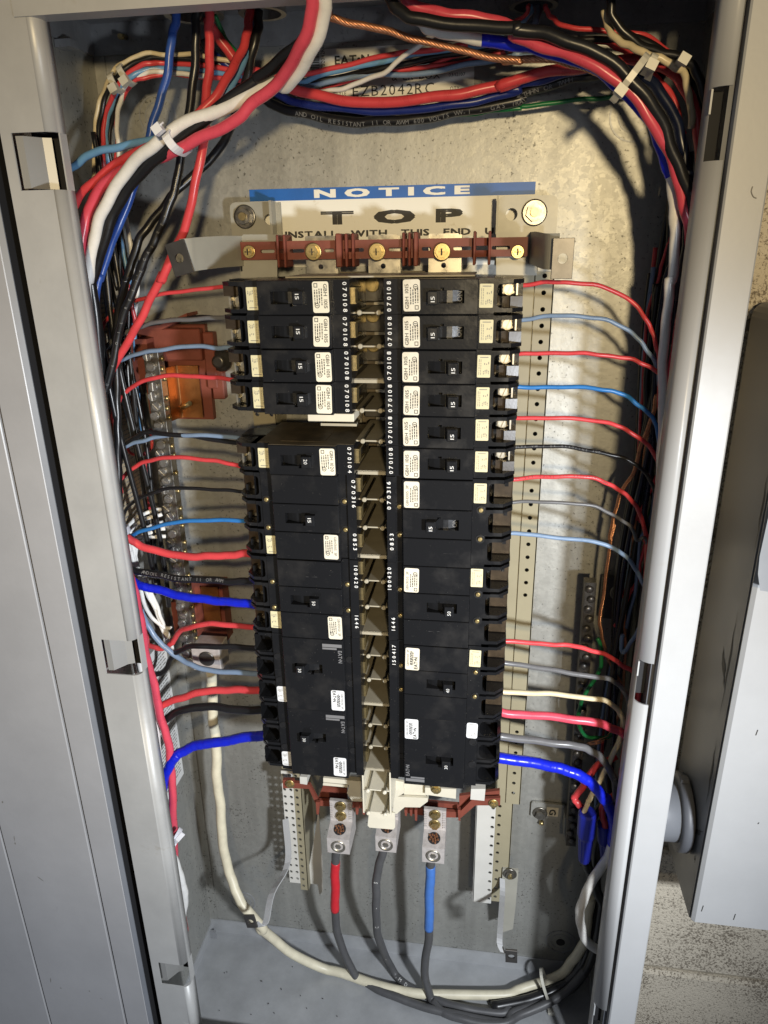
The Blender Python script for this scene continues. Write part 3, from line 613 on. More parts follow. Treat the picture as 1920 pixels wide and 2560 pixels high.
# centre barriers: shelves with (or without) a pair of rods
sh_a = MB().box(-.0138, .0122, .046, .1185, -.0006, .0006); sh_b = MB().box(-.0138, .0122, .046, .1200, -.0006, .0006).box(-.0138, .0122, .1190, .1200, -.0030, .0006)
sha, shb = mesh_of('barrier', sh_a, 'barrier_tan'), mesh_of('barrier', sh_b, 'barrier_tan')
rod = mesh_of('barrier_rod', MB().lathe((0,0,0), (0,-1,0), [(0, .0013), (.055, .0013), (.0555, .0021), (.0575, .0021), (.0582, .0014)], 12), 'barrier_tan'); rodi = rod.copy(); rodi.materials.clear(); rodi.materials.append(MATS['ivory'])
shi = sha.copy(); shi.materials.clear(); shi.materials.append(MATS['ivory'])
for i in range(1, 19):
    z = Z0-PIT_*i; dots = i % 3 != 0; b = inst('barrier', sha if dots else shb, q(XC, 0, z), ch)
    if dots:
        for x in (-.0078, .0072): inst('barrier_rod', rod, q(XC+x, .064, z+.0004), b)
b = MB(); b.box(-.060, .085, .052, .1180, .8625, .8637); ob('top_barrier', b, 'barrier_tan', ch)
# lower ivory end moulding
iv = MB(); poly_at(iv, 'S', [(655, 10), (700, 20), (660, 160), (670, 210), (650, 240), (545, 238), (507, 180), (520, 140), (500, 90), (610, 70)], .080, .003)
poly_at(iv, 'S', [(850, 90), (912, 100), (915, 180), (870, 205), (1085, 215), (1085, 235), (1030, 282), (920, 280), (860, 330), (835, 325)], .082, .003)
poly_at(iv, 'S', [(915, 110), (1065, 118), (1065, 190), (1090, 210), (1085, 240), (1030, 280), (915, 275)], .078, .003)
poly_at(iv, 'S', [(338, 70), (640, 100), (640, 128), (338, 100)], .086, .006); poly_at(iv, 'S', [(338, 105), (520, 124), (520, 140), (335, 124)], .080, .006)
ob('end_moulding', iv, 'ivory', ch)
iv = MB(); poly_at(iv, 'S', [(1066, 140), (1288, 152), (1286, 220), (1066, 190)], .083, .010); o = ob('terminal_block', iv, 'ivory', ch); inst('bar_screw', hs, at('S', 1145, 152, .0835), o)
iv = MB(); 
za = at('S', 735, 158, .118).z; zb = at('S', 740, 318, .118).z; xa, xb = at('S', 645, 160, .118).x, at('S', 862, 170, .118).x
for k, z in enumerate((za, zb)): 
    b = inst('barrier', shi, q(XC-.003, 0, z), ch)
    for x in (-.0090, .0080): inst('barrier_rod', rodi, q(XC-.003+x, .064, z+.0004), b)
iv.box(XC-.0030-.0148, XC-.0030-.0134, .060, .1185, zb-.002, Z0-PIT_*18); iv.box(XC-.003+.0126, XC-.003+.0140, .060, .1185, zb-.002, Z0-PIT_*18); iv.box(XC-.0175, XC+.011, .056, .060, zb-.002, Z0-PIT_*18)
ob('channel', iv, 'ivory', ch)
iv = MB(); poly_at(iv, 'S', [(665, 318), (850, 322), (852, 425), (838, 440), (668, 426), (655, 412)], .1150, .0016); ob('tongue', iv, 'ivory', ch)
for P4 in ([(170, 62), (222, 66), (222, 120), (172, 112)], [(1395, 150), (1498, 150), (1490, 235), (1390, 225)]):
    iv = MB(); poly_at(iv, 'S', P4, .070, .02); ob('spacer', iv, 'white_lit_plate', ch)
rd = MB(); poly_at(rd, 'S', [(48, 85), (125, 85), (128, 105), (240, 118), (300, 232), (510, 240), (650, 252), (640, 290), (500, 280), (290, 270), (235, 150), (130, 145), (50, 145)], .055, .004)
for x in (298, 580, 628): poly_at(rd, 'S', [(x-14, 245), (x+14, 245), (x+6, 335), (x-8, 330)], .060, .004)
poly_at(rd, 'S', [(338, 122), (505, 150), (510, 235), (298, 225)], .048, .004); ob('insulator_bar', rd, 'insulator_red', ch)
rd = MB(); poly_at(rd, 'S', [(920, 285), (1310, 318), (1405, 222), (1605, 215), (1602, 268), (1425, 268), (1325, 355), (1130, 352), (920, 320)], .055, .004)
for x in (928, 965, 1000, 1310): poly_at(rd, 'S', [(x-10, 300), (x+10, 300), (x+8, 380 if x > 990 else 345), (x-6, 375 if x > 990 else 340)], .060, .004)
poly_at(rd, 'S', [(1060, 240), (1310, 262), (1310, 200), (1600, 160), (1600, 220), (1400, 225), (1310, 320), (1060, 290)], .048, .004); ob('insulator_bar', rd, 'insulator_red', ch)
inst('bar_screw', hs, at('S', 100, 113, .0555), ch); inst('bar_screw', hs, at('S', 1555, 252, .0555), ch)
# ------------------------------------------------------------------ main lugs
LUGX = []; hxd = mesh_of('bar_screw', hex_head(.0046, .0045), 'brass_dull')
def lug(x0, x1, zf, nm):
    t = thing('main_lug', nm, 'cable lug', q((x0+x1)/2, .05, zf), 'main cable lugs'); xm = (x0+x1)/2; LUGX.append((xm, zf))
    pl = [(.052, zf), (.090, zf), (.090, zf+.0205), (.070, zf+.0265), (.070, zf+.054), (.066, zf+.054), (.066, zf+.028), (.052, zf+.028)]
    ob('block', MB().prism(pl, lambda d, z: q(x0, d, z), lambda d, z: q(x1, d, z)), 'aluminium', t)
    ax = Vector((0, -.020, -.006)).normalized(); n = Vector((0, -.006, .020)).normalized(); c = q(xm, .0795, zf+.0239)
    h = MB(); h.lathe(c-n*.001, n, [(0, .0068), (.0012, .0068)], 20); ho = ob('cable_hole', h, 'gap_shade', t)
    st_ = MB(); random.seed(int(xm*1e4))
    for k in range(13):
        a = k*2.4; r = .0056*math.sqrt((k+.5)/13); p = c+Vector((math.cos(a)*r, 0, 0))+ax*math.sin(a)*r-n*.0004; st_.cyl(p, p+n*(.001+random.random()*.0012), .0012, 6)
    ob('strands', st_, 'copper_bare', ho)
    sc = MB().lathe(q(xm, .0898, zf+.0100), (0,-1,0), [(0, .0080), (.0012, .0080), (.0014, .0066), (.0004, .0058), (-.0003, .0040)], 22); sc.prism(ngon(xm, zf+.01, .0034, 6), lambda x, z: q(x, .0895, z), lambda x, z: q(x, .0908, z)); ob('clamp_screw', sc, 'nickel', t)
    for k in range(2): inst('bar_screw', hxd, q(xm, .0701, zf+.0345+.0135*k), t)
    kn = MB()
    for k in range(7):
        for sx in (x0+.0018, x1-.0018): kn.box(sx-.0014, sx+.0014, .0699, .0712, zf+.030+k*.0032, zf+.0318+k*.0032)
    ob('knurl', kn, 'aluminium', t)
lug(at('O', 545, 480, .09).x, at('O', 685, 480, .09).x, at('O', 600, 585, .09).z, 'leftmost of three aluminium main lugs, above red taped cable')
lug(at('O', 850, 465, .09).x, at('O', 980, 465, .09).x, at('O', 900, 575, .09).z, 'middle aluminium main lug half hidden under ivory tongue')
lug(at('O', 1145, 545, .09).x, at('O', 1285, 545, .09).x, at('O', 1200, 645, .09).z, 'rightmost of three aluminium main lugs, above blue taped cable')

# ------------------------------------------------------------------ breakers (right hand orientation; the left column is turned upside down)
BC = {}
def bpart(name, key, make, m, parent):
    if key not in BC: BC[key] = mesh_of(name, make(), m)
    o = bpy.data.objects.new(name, BC[key]); COL.objects.link(o); o.parent = parent; ORG[o] = Vector((0,0,0)); return o
F0, F1, DF, DS = .0267, .0831, .0783, .0720           # face from/to, depths measured from the breaker's back (d = .06)
def body_mesh(n, style, tz):
    mb = MB(); h = n*.0127-.00015; old = style != 'new'
    mid = [(.013, 0), (.013, DS), (.0202, DS), (.0204, DS-.0025), (F0, DS-.0025)] if n == 3 else [(.013, 0), (.013, DS), (F0, DS)]
    pl = mid+[(F0, DF-.0085), (F1, DF-.0085), (F1, DS), (.0940, DS), (.0940, .046 if old else .044), (.1155, .046 if old else .044), (.1155, .026), (.085, 0)]
    mb.prism(pl, lambda u, d: q(u, d, -h), lambda u, d: q(u, d, h))
    def face(z0, z1, hole):
        mb.slab(rect(F0+.0002, F1-.0002, z0, z1), [hole] if hole else [], q, DF-.0086, DF, .0005, back=False)
    hole = rect(.0470, .0727, tz-.0046, tz+.0046)
    hole = [(.0470, tz-.0046), (.0727, tz-.0046), (.0727, tz+.0046), (.0580, tz+.0046), (.0580, tz+.0064), (.0552, tz+.0064), (.0552, tz+.0046), (.0470, tz+.0046)]
    if style == 'new': face(-h, h, hole)
    else:
        for k in range(n):
            zc = (k-(n-1)/2)*.0254; face(zc-.0127+.0003, zc+.0127-.0003, hole if abs(zc-tz) < .0127 else None)
    # load side: dividers between wire pockets
    for k in range(n):
        zc = (k-(n-1)/2)*.0254
        dv = [(.0940, .02), (.0940, DS-.0012), (.1075, DS-.0016), (.1155, DS-.0105), (.1155, .02)]
        for sg in (1, -1):
            za, zb = sorted((zc+sg*.0086, zc+sg*.0115)); mb.prism(dv, lambda u, d: q(u, d, za), lambda u, d: q(u, d, zb))
        if n == 9: mb.prism([(.0985, .04), (.0985, .060), (.1060, .060), (.1060, .0635), (.1145, .0625), (.1145, .04)], lambda u, d: q(u, d, zc-.0086), lambda u, d: q(u, d, zc-.0006))
        elif style == 'new':
            mb.slab(rect(.0942, .1120, zc-.0086, zc+.0086), [rrect(.0956, .1119, zc-.0082, zc+.0082, .006, 4, 'ad')], q, .046, DS-.003)
        else:
            mb.slab(rect(.0940, .1000, zc-.0115, zc+.0115), [rrect(.0962, .0999, zc-.0084, zc+.0084, .0028, 3, 'ad')], q, .046, DS-.0008)
            mb.box(.1085, .1115, .046, .060, zc+.0030, zc+.0086)
    return mb
def print_lines(mb, u0, u1, z0, z1, d, rows, seed, hgt=.0008):
    rn = random.Random(seed)
    for r in range(rows):
        u = u0+(u1-u0)*(r+.5)/rows; z = z0+rn.random()*.002
        while z < z1-.001:
            l = .0006+rn.random()*.0018; ze = min(z+l, z1); mb.add([q(u-hgt/2, d, z), q(u-hgt/2, d, ze), q(u+hgt/2, d, ze), q(u+hgt/2, d, z)], [(0,1,2,3)]); z = ze+.0005
    return mb
UPV, RTV = Vector((-1,0,0)), Vector((0,0,1))
def breaker(side, row, n, model, rating, tog, stamps, style, label, group, worn=False, white=False, seed=0):
    t = thing('circuit_breaker', label, 'circuit breaker', (0,0,0), group); ORG[t] = Vector((0,0,0))
    zt0 = (n-1)/2*.0254; tz = 0. if style != 'new' else -.0075; P_ = '%d%s' % (n, style)
    bo = bpart('body', 'body'+P_, lambda: body_mesh(n, style, tz), 'breaker_face', t)
    # toggle
    tu = .0664 if tog == 'out' else .0503
    def tg():
        mb = MB(); lean = .0022 if tog == 'out' else -.0022
        pl = [(tu-.0052-lean, DF-.0085), (tu-.0040, DF+.0056), (tu+.0040, DF+.0056), (tu+.0052-lean, DF-.0085)]
        mb.prism(pl, lambda u, d: q(u, d, tz-.0044), lambda u, d: q(u, d, tz+.0044)); mb.box(tu-.0040, tu+.0036, DF+.0050, DF+.0066, tz-.0052, tz+.0044, .0006)
        arc = [(.0475+.0248*k/6, DF-.0075+.0042*math.sin(math.pi*k/6)) for k in range(7)]; arc += [(.0723, DF-.0086), (.0475, DF-.0086)]
        mb.prism(arc, lambda u, d: q(u, d, tz-.0043), lambda u, d: q(u, d, tz+.0043)); return mb
    to = bpart('toggle', 'tog'+P_+tog, tg, 'breaker', t)
    bpart('lettering', 'num'+P_+tog+rating, lambda: letters(MB(), rating, q(tu, DF+.00675, tz-.0012), RTV, UPV, .0029, .0040, .14, True, .0), 'print_white', to)
    if tog == 'in' and side == 'R': bpart('lettering', 'on'+P_, lambda: letters(MB(), 'ON', q(.0690, DF-.0050, tz), RTV, UPV, .0036, .0070, .14), 'print_dim', bo)
    # rating label
    lz0, lz1 = zt0-.0112, zt0+.0112
    if style == 'new': lz0, lz1 = zt0-.0105, zt0+.0112
    lu0, lu1 = .0278, .0402
    lab = bpart('rating_label', 'lab%s%d%d' % (P_, worn, white), lambda: MB().slab(rrect(lu0, lu1, lz0, lz1, .0016, 3), [], q, DF-.0001, DF+.00012), 'sticker_worn' if worn else ('sticker_white' if white else 'sticker'), t)
    def lt():
        mb = MB(); e = style == 'new' or model.startswith('GBH3040')
        if e: letters(mb, 'EAT\u2022N', q(lu1-.0030, DF+.0002, zt0-.0040), RTV, UPV, .0030, .0118, .10, True, .05); letters(mb, model, q(lu0+.0022, DF+.0002, zt0+.001), RTV, UPV, .0019, .0165, .12); print_lines(mb, lu0+.0040, lu1-.0052, lz0+.004, lz1-.003, DF+.0002, 3, 5)
        else:
            letters(mb, model, q(lu0+.0026, DF+.0002, zt0-.0008), RTV, UPV, .0027 if n == 1 else .0022, .0175, .12, True, .02 if n == 1 else 0)
            print_lines(mb, lu0+.0046, lu1-.0008, lz0+.0045, lz1-.0055, DF+.0002, 4, 3)
            mb.slab(rect(lu1-.0040, lu1-.0012, lz0+.0012, lz0+.0042), [rect(lu1-.0035, lu1-.0017, lz0+.0017, lz0+.0037)], q, DF+.0001, DF+.0002, back=False)
            mb.slab(ngon(lu1-.0032, lz1-.0052, .0019, 14), [ngon(lu1-.0032, lz1-.0052, .0014, 14)], q, DF+.0001, DF+.0002, back=False); mb.slab(rect(lu1-.0042, lu1-.0022, lz1-.0055, lz1-.0049), [], q, DF+.0001, DF+.0002, back=False)
        return mb
    bpart('lettering', 'lt'+P_+model, lt, 'ink', lab)
    # terminal torque label
    d2 = DS+.00012
    tl = bpart('terminal_label', 'tl'+P_+('y' if side == 'L' else 'w'), lambda: MB().slab(rrect(.0838, .0937, zt0-.0076, zt0+.0092, .0006 if style != 'new' else .0018, 2), [], q, DS-.0001, d2), 'sticker_yellow' if style != 'new' else 'sticker_white', t)
    def tlt():
        mb = MB(); print_lines(mb, .0846, .0872, zt0-.006, zt0+.007, d2+.0001, 2, 8, .0004); print_lines(mb, .0880, .0930, zt0-.0062, zt0-.0012, d2+.0001, 4, 9, .0006); print_lines(mb, .0886, .0930, zt0+.0008, zt0+.0042, d2+.0001, 3, 10, .0006); mb.add([q(.0858, d2+.0001, zt0+.0072), q(.0920, d2+.0001, zt0+.0072), q(.0920, d2+.0001, zt0+.0078), q(.0858, d2+.0001, zt0+.0078)], [(0,1,2,3)]); return mb
    bpart('lettering', 'tlt'+P_, tlt, 'ink_grey', tl)
    for (s_, zz, hh, u_) in stamps:
        bpart('date_stamp', 'st%s%.4f' % (s_, zz), lambda: letters(MB(), s_, q(u_, DS+.0002, zz), RTV, UPV, .0031, hh, .42, True, .03), 'print_white', t)
    for k in range(n):
        zc = (k-(n-1)/2)*.0254
        cc = bpart('contact_clip', 'cc%.4f' % zc, lambda: MB().box(.0108, .0130, .034, .060, zc-.006, zc-.0048).box(.0108, .0130, .034, .060, zc+.0048, zc+.006).box(.0112, .0131, .050, .0600, zc-.0047, zc+.0047), 'brass_dull', t)
        if n == 1: bpart('wire_shield', 'ws1', lambda: MB().prism([(.0965, .04), (.0965, .059), (.1055, .0600), (.1060, .0640), (.1150, .0625), (.1150, .04)], lambda u, d: q(u, d, zc-.0086), lambda u, d: q(u, d, zc-.0008)), 'shield_dusty_lit', t)
        elif style == 'new':
            def dome():
                mb = MB(); N_ = 8; vs = []
                for i in range(N_+1):
                    for j in range(N_+1):
                        a, b_ = -1+2*i/N_, -1+2*j/N_; vs.append(q(.1048+.0078*a, .0455+.0125*(1-a*a*a*a*.9)*(1-b_**4), zc+.0074*b_))
                return mb.add(vs, [(i*(N_+1)+j, i*(N_+1)+j+1, (i+1)*(N_+1)+j+1, (i+1)*(N_+1)+j) for i in range(N_) for j in range(N_)], True)
            bpart('wire_shield', 'dome%.4f' % zc, dome, 'shield_black', t)
        else: bpart('wire_shield', 'ws3%.4f' % zc, lambda: MB().box(.0962, .1150, .044, .0545, zc-.0085, zc+.0085, .0008), 'shield_dusty_lit', t)
        if n == 1:
            lo = bpart('wire_clamp', 'lug1', lambda: MB().box(.0985, .1112, .040, .0540, .0000, .0086, .0008).box(.1100, .1112, .054, .0620, .0000, .0086), 'nickel', t)
            sc = bpart('terminal_screw', 'tsc', lambda: slot_screw(.0044, .0030, True, 1.15), 'nickel', lo); sc.location = q(.1046, .0541, .0040)
        elif style != 'new':
            lo = bpart('wire_clamp', 'lug3%.4f' % zc, lambda: MB().box(.0975, .1075, .045, .0560, zc+.0052, zc+.0084, .0006), 'nickel', t)
    if n == 3:
        if 'sc' not in BC: BC['sc'] = mesh_of('cover_screw', MB().lathe((0,0,0), (0,-1,0), [(0, .0021), (.0010, .0021), (.0016, .0015)], 12).box(-.0014, .0014, .0015, .0018, -.0003, .0003).box(-.0003, .0003, .0015, .0019, -.0014, .0014), 'brass_dull' if False else 'brass')
        for zc in (.0127, -.0127):
            for u in (.0900, .0232):
                dd = DS if u > .05 else DS-.0025
                wl = bpart('screw_well', 'well%.3f%.3f' % (u, zc), lambda: MB().slab(ngon(u, zc-.001, .0036, 16), [ngon(u, zc-.001, .0027, 16)], q, dd-.0005, dd+.0005, back=False).slab(ngon(u, zc-.001, .0027, 16), [], q, dd-.0004, dd+.0001, back=False), 'black_plastic', t)
                if style != 'new' and not white:
                    s2 = bpart('cover_screw', 'sc', None, 'brass', wl); s2.location = q(u, dd, zc-.001)
    if style == 'new':
        bars = lambda: MB().slab(rect(.0283, .0460, -.0340, -.0308), [], q, DF-.0001, DF+.0001).slab(rect(.0330, .0460, -.0302, -.0284), [], q, DF-.0001, DF+.0001)
        bpart('logo', 'logo', lambda: letters(bars(), 'EAT\u2022N', q(.0302, DF+.00012, -.0215), RTV, UPV, .0034, .0125, .10, True, .05), 'print_grey', t)
    zc = Z0-PIT_*(row+n/2); jr = random.Random(row*7+(3 if side == 'L' else 1)+n)
    for o_ in (lab, tl): o_.location = (jr.uniform(-.0004, .0004), 0, jr.uniform(-.0005, .0005)); o_.rotation_euler = (0, jr.uniform(-.022, .022), 0)
    ORG[t] = Vector((XC+jr.uniform(-.0005, .0005), -.06-jr.uniform(-.0006, .0006), zc+jr.uniform(-.0002, .0002))); t.location = ORG[t]; t.rotation_euler = (0, jr.uniform(-.004, .004), 0)
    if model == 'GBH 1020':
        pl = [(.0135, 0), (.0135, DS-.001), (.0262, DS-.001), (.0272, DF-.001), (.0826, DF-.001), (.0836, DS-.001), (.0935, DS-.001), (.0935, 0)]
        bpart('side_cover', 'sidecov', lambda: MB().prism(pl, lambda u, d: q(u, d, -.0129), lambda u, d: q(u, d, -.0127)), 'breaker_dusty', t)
    if side == 'L': t.rotation_euler = (0, math.pi+t.rotation_euler.y, 0)
    return t
g1 = 'single pole breakers'; g3 = 'three pole breakers'; o_ = '070108'
ST = [(o_, .0, .0215, .0168)]
ordn = ['topmost', 'second from top', 'third from top', 'fourth from top', 'fifth from top', 'sixth from top']
for i in range(6):
    off = i < 2; nm = ['topmost single breaker of right column, switched off, red wire', 'second breaker of right column, switched off, pale blue wire', 'third single breaker of right column, handle right, red wire', 'fourth single breaker of right column, handle right, blue wire',
        'fifth single breaker of right column, handle right, red wire', 'sixth single breaker of right column, just above first triple breaker'][i]
    breaker('R', i, 1, 'GBH 1015', '15', 'in' if off else 'out', ST, 'old', nm, g1)
breaker('R', 6, 3, 'GBH3015 3P', '15', 'in', [('070316', .0215, .024, .0150), ('0853', -.0195, .0150, .0168)], 'old', 'three pole breaker of right column switched off, marked 15, two small blue and grey wires', g3)
breaker('R', 9, 3, 'GBH3050 3P', '50', 'out', [('100420', .0225, .021, .0145), ('1646', -.0215, .0125, .0172)], 'old', 'three pole breaker of right column marked 50, below the switched off one', g3)
breaker('R', 12, 3, 'GBH3040 3P', '40', 'out', [('150417', .0235, .020, .0172)], 'old', 'three pole breaker of right column marked 40, cream and pink wires', g3)
breaker('R', 15, 3, 'GBH3030 3P', '30', 'out', [], 'new', 'bottom breaker of right column marked 30, glossy newer type, thick blue wire', g3, white=True)
for i in range(4):
    nm = ['topmost single breaker of left column with stained label', 'second breaker of left column, worn number on handle', 'third breaker of left column with scuffed label, grey blue wire above', 'fourth breaker of left column above the empty space, label torn'][i]
    breaker('L', i, 1, 'GBH 1015', '15', 'in', ST, 'old', nm, g1, worn=True)
breaker('L', 5, 1, 'GBH 1020', '20', 'in', [('070104', 0, .0215, .0168)], 'old', 'single breaker marked 20 in left column, below the empty space', g1, worn=True)
breaker('L', 6, 3, 'GBH3015 3P', '15', 'in', [('070316', -.0215, .024, .0150), ('0853', .0215, .0150, .0150)], 'old', 'three pole breaker of left column marked 15, red and light blue wires', g3)
breaker('L', 9, 3, 'GBH3050 3P', '50', 'in', [('100420', -.0225, .021, .0150), ('1646', .0215, .0125, .0155)], 'old', 'three pole breaker of left column marked 50, thick blue wire entering', g3)
breaker('L', 12, 3, 'GBH3030 3P', '30', 'out', [], 'new', 'upper of two glossy newer breakers in left column marked 30', g3, white=True)
breaker('L', 15, 3, 'GBH3030 3P', '30', 'out', [], 'new', 'bottom breaker of left column marked 30, glossy newer type', g3, white=True)
# filler moulding seen in the empty space
fm = thing('filler_moulding', 'cream plastic moulding in the empty space of the left column', 'moulding', q(-.04, .06, Z0-PIT_*4.3))
ob('ledge', MB().box(-.049, -.010, .058, .116, Z0-PIT_*4-.0105, Z0-PIT_*4-.0035, .0006), 'ivory', fm); ob('ramp', MB().sheet([q(-.022, .120, Z0-PIT_*4-.012), q(-.026, .098, Z0-PIT_*4-.016), q(-.030, .062, Z0-PIT_*4-.022)], (.015, 0, 0), .002), 'barrier_tan', fm)
sl = MB().box(-.070, -.033, .075, .126, Z0-PIT_*5+.0003, Z0-PIT_*5+.0006); ob('side_label', sl, 'breaker_dusty', fm)

# ------------------------------------------------------------------ neutral bar on the left, ground bar on the right
nbr = thing('neutral_bar', 'long silver neutral terminal bar on red insulator at left', 'terminal bar', q(-.213, .02, .46))
za, zb = .462, .7985
ob('bar', MB().box(-.2195, -.2050, .0380, .0500, za, zb, .0004), 'bar_metal', nbr)
big = mesh_of('terminal_screw', slot_screw(.0043, .0030, True, .5), 'steel'); small = mesh_of('set_screw', MB().lathe((0,0,0), (1,0,0), [(0, .0026), (.0016, .0024), (.0022, .0014)], 10), 'brass_dull')
random.seed(12); z = zb-.006; i = 0
while z > za+.004:
    inst('terminal_screw', big, q(-.2138+(.0012 if i % 2 else -.0012), .0497+random.random()*.0012, z), nbr, (0, random.random()*3, 0))
    if i % 2 == 0 or random.random() < .5: inst('set_screw', small, q(-.2050, .044+(.001 if i % 2 else -.001), z-.003), nbr)
    z -= .0093; i += 1
cs = MB().sheet(smooth_path([q(-.2060, .036, .754), q(-.2040, .024, .754), q(-.2015, .0195, .754), q(-.1990, .0190, .754), q(-.1805, .0190, .754)], 3), (0, 0, .0255), .0015); o = ob('copper_strap', cs, 'copper', nbr)
ob('stud', MB().cyl(at('T', 690, 1320, .020), at('T', 800, 1262, .028), .0024, 12), 'brass', o)
ins = MB(); ins.box(-.2420, -.1745, .0004, .0075, .7240, .8170); ins.box(-.2420, -.1760, .0075, .0180, .7840, .8140, .001); ins.box(-.2410, -.2225, .0180, .034, .765, .806); ins.prism([(-.2420, .8140), (-.2100, .8140), (-.1830, .8260), (-.1830, .8290), (-.2110, .8180), (-.2420, .8180)], lambda x, z: q(x, .0004, z), lambda x, z: q(x, .026, z))
ins.box(-.1760, -.1655, .0004, .012, .7560, .8100, .001); ins.lathe(q(-.1640, .0004, .7820), (0,-1,0), [(0, .012), (.008, .012), (.0095, .0105)], 22); ins.box(-.1720, -.1600, .0004, .010, .7450, .7800, .001)
ob('insulator', ins, 'insulator_red', nbr)
kb = MB().lathe(q(-.1600, .0095, .7830), (0,-1,0), [(0, .0105), (.0015, .0105), (.002, .0068), (.009, .0064), (.010, .0040)], 22); ob('mounting_nut', kb, 'spring_steel', nbr)
ins = MB(); ins.box(-.2350, -.1800, .0004, .018, .475, .545); ins.box(-.2320, -.2040, .018, .037, .490, .530); ob('insulator', ins, 'insulator_red', nbr)
ob('copper_strap', MB().box(-.2030, -.1840, .019, .021, .500, .542), 'copper', nbr)
c = at('L', 985, 1150, .055); lgm = MB().box(c.x-.017, c.x+.015, .030, .055, c.z-.016, c.z+.014, .001); ll = thing('neutral_lug', 'small grey cable lug below left neutral bar holding ivory cable', 'cable lug', q(c.x, .03, c.z-.016)); ob('block', lgm, 'aluminium', ll)
ob('clamp_screw', MB().lathe(q(c.x, .0545, c.z), (0,-1,0), [(0, .0088), (.0012, .0088), (.0016, .0070)], 20), 'spring_steel', ll); NLUG = c
gb = thing('ground_bar', 'dark ground terminal bar with round screws at right', 'terminal bar', q(.207, .015, .245))
ga = at('M', 610, 372, .034); gz = at('P', 490, 605, .034)
mb = MB(); n = 2; w2 = .0055; pl0 = [(ga.x-w2, .022), (ga.x+w2, .022), (ga.x+w2, .034), (ga.x-w2, .034)]
mb.prism(pl0, lambda x, d: q(x+gz.x-ga.x, d, gz.z), lambda x, d: q(x, d, ga.z)); ob('bar', mb, 'spring_steel', gb)
gs = mesh_of('terminal_screw', MB().lathe((0,0,0), (0,-1,0), [(0, .0040), (.0020, .0040), (.0032, .0026), (.0036, .0008)], 12), 'spring_steel'); random.seed(5)
for k in range(30):
    t = (k+.6)/30.4; p = ga.lerp(gz, t); inst('terminal_screw', gs, q(p.x+(.0011 if k % 2 else -.0011), .0335, p.z), gb, (random.random()*.5-.2, 0, random.random()*.5-.25))
c = at('M', 770, 430, .012); mb = MB().box(c.x-.016, c.x+.014, .006, .012, c.z-.030, c.z+.016); o = ob('mounting_plate', mb, 'spring_steel', gb); hexbolt(q(c.x+.001, .0121, c.z), .0055, o, .005)
p0, p1 = at('P', 258, 345, .004), at('P', 432, 440, .004)
mb = MB().slab(rrect(p0.x, p1.x+.004, p1.z-.002, p0.z, .002, 2), [], q, .0012, .004); mb.box(p1.x+.002, p1.x+.008, .0012, .022, p1.z-.008, p0.z-.002); o = ob('bond_plate', mb, 'zinc', gb)
hexbolt(at('P', 308, 408, .0042), .0052, o, .006, False)
a, b = at('P', 350, 375, .0045), at('P', 414, 432, .0045); s_ = ob('ground_mark', MB().box(a.x, b.x, .004, .0044, b.z, a.z), 'sticker', gb)
ob('lettering', letters(MB(), 'G', q((a.x+b.x)/2, .0046, (a.z+b.z)/2), (0,0,-1), (1,0,0), .0072, .0078, 0, True, .05), 'ink', s_)
ob('stud', MB().cyl(at('P', 318, 455, .002), at('P', 316, 480, .006), .0026, 10), 'brass', gb)
# ------------------------------------------------------------------ wires: measured courses with their depth in the box
def course(spec):
    P = []; Rg = None
    for tk in spec.split(';'):
        w_ = tk.split()
        if w_[0].isalpha(): Rg = w_.pop(0)
        P.append([Rg, float(w_[0]), float(w_[1]), (w_[2] if w_[2] == 'F' else float(w_[2])) if len(w_) > 2 else None])
    for p in P:
        if p[3] == 'F': p[3] = max(.012, -atz(p[0], p[1], p[2], .006).y)
    n = len(P); kn = [i for i in range(n) if P[i][3] is not None]
    for i in range(n):
        if P[i][3] is None:
            a = max([k for k in kn if k < i], default=kn[0]); b = min([k for k in kn if k > i], default=kn[-1])
            t = (i-a)/(b-a) if b != a else 0; P[i][3] = P[a][3]+(P[b][3]-P[a][3])*t
    return [at(R_, x, y, d) for R_, x, y, d in P]
def keep_inside(P, r):
    out = []
    for p in P:
        d = -p.y
        if d < .1455 and p.z < TOP: p = Vector((min(max(p.x, -.2525+r), .2525-r), p.y, min(max(p.z, r+.001), TOP+.02)))
        if -p.y < r+.0024: p = Vector((p.x, -(r+.0024), p.z))
        out.append(p)
    return out
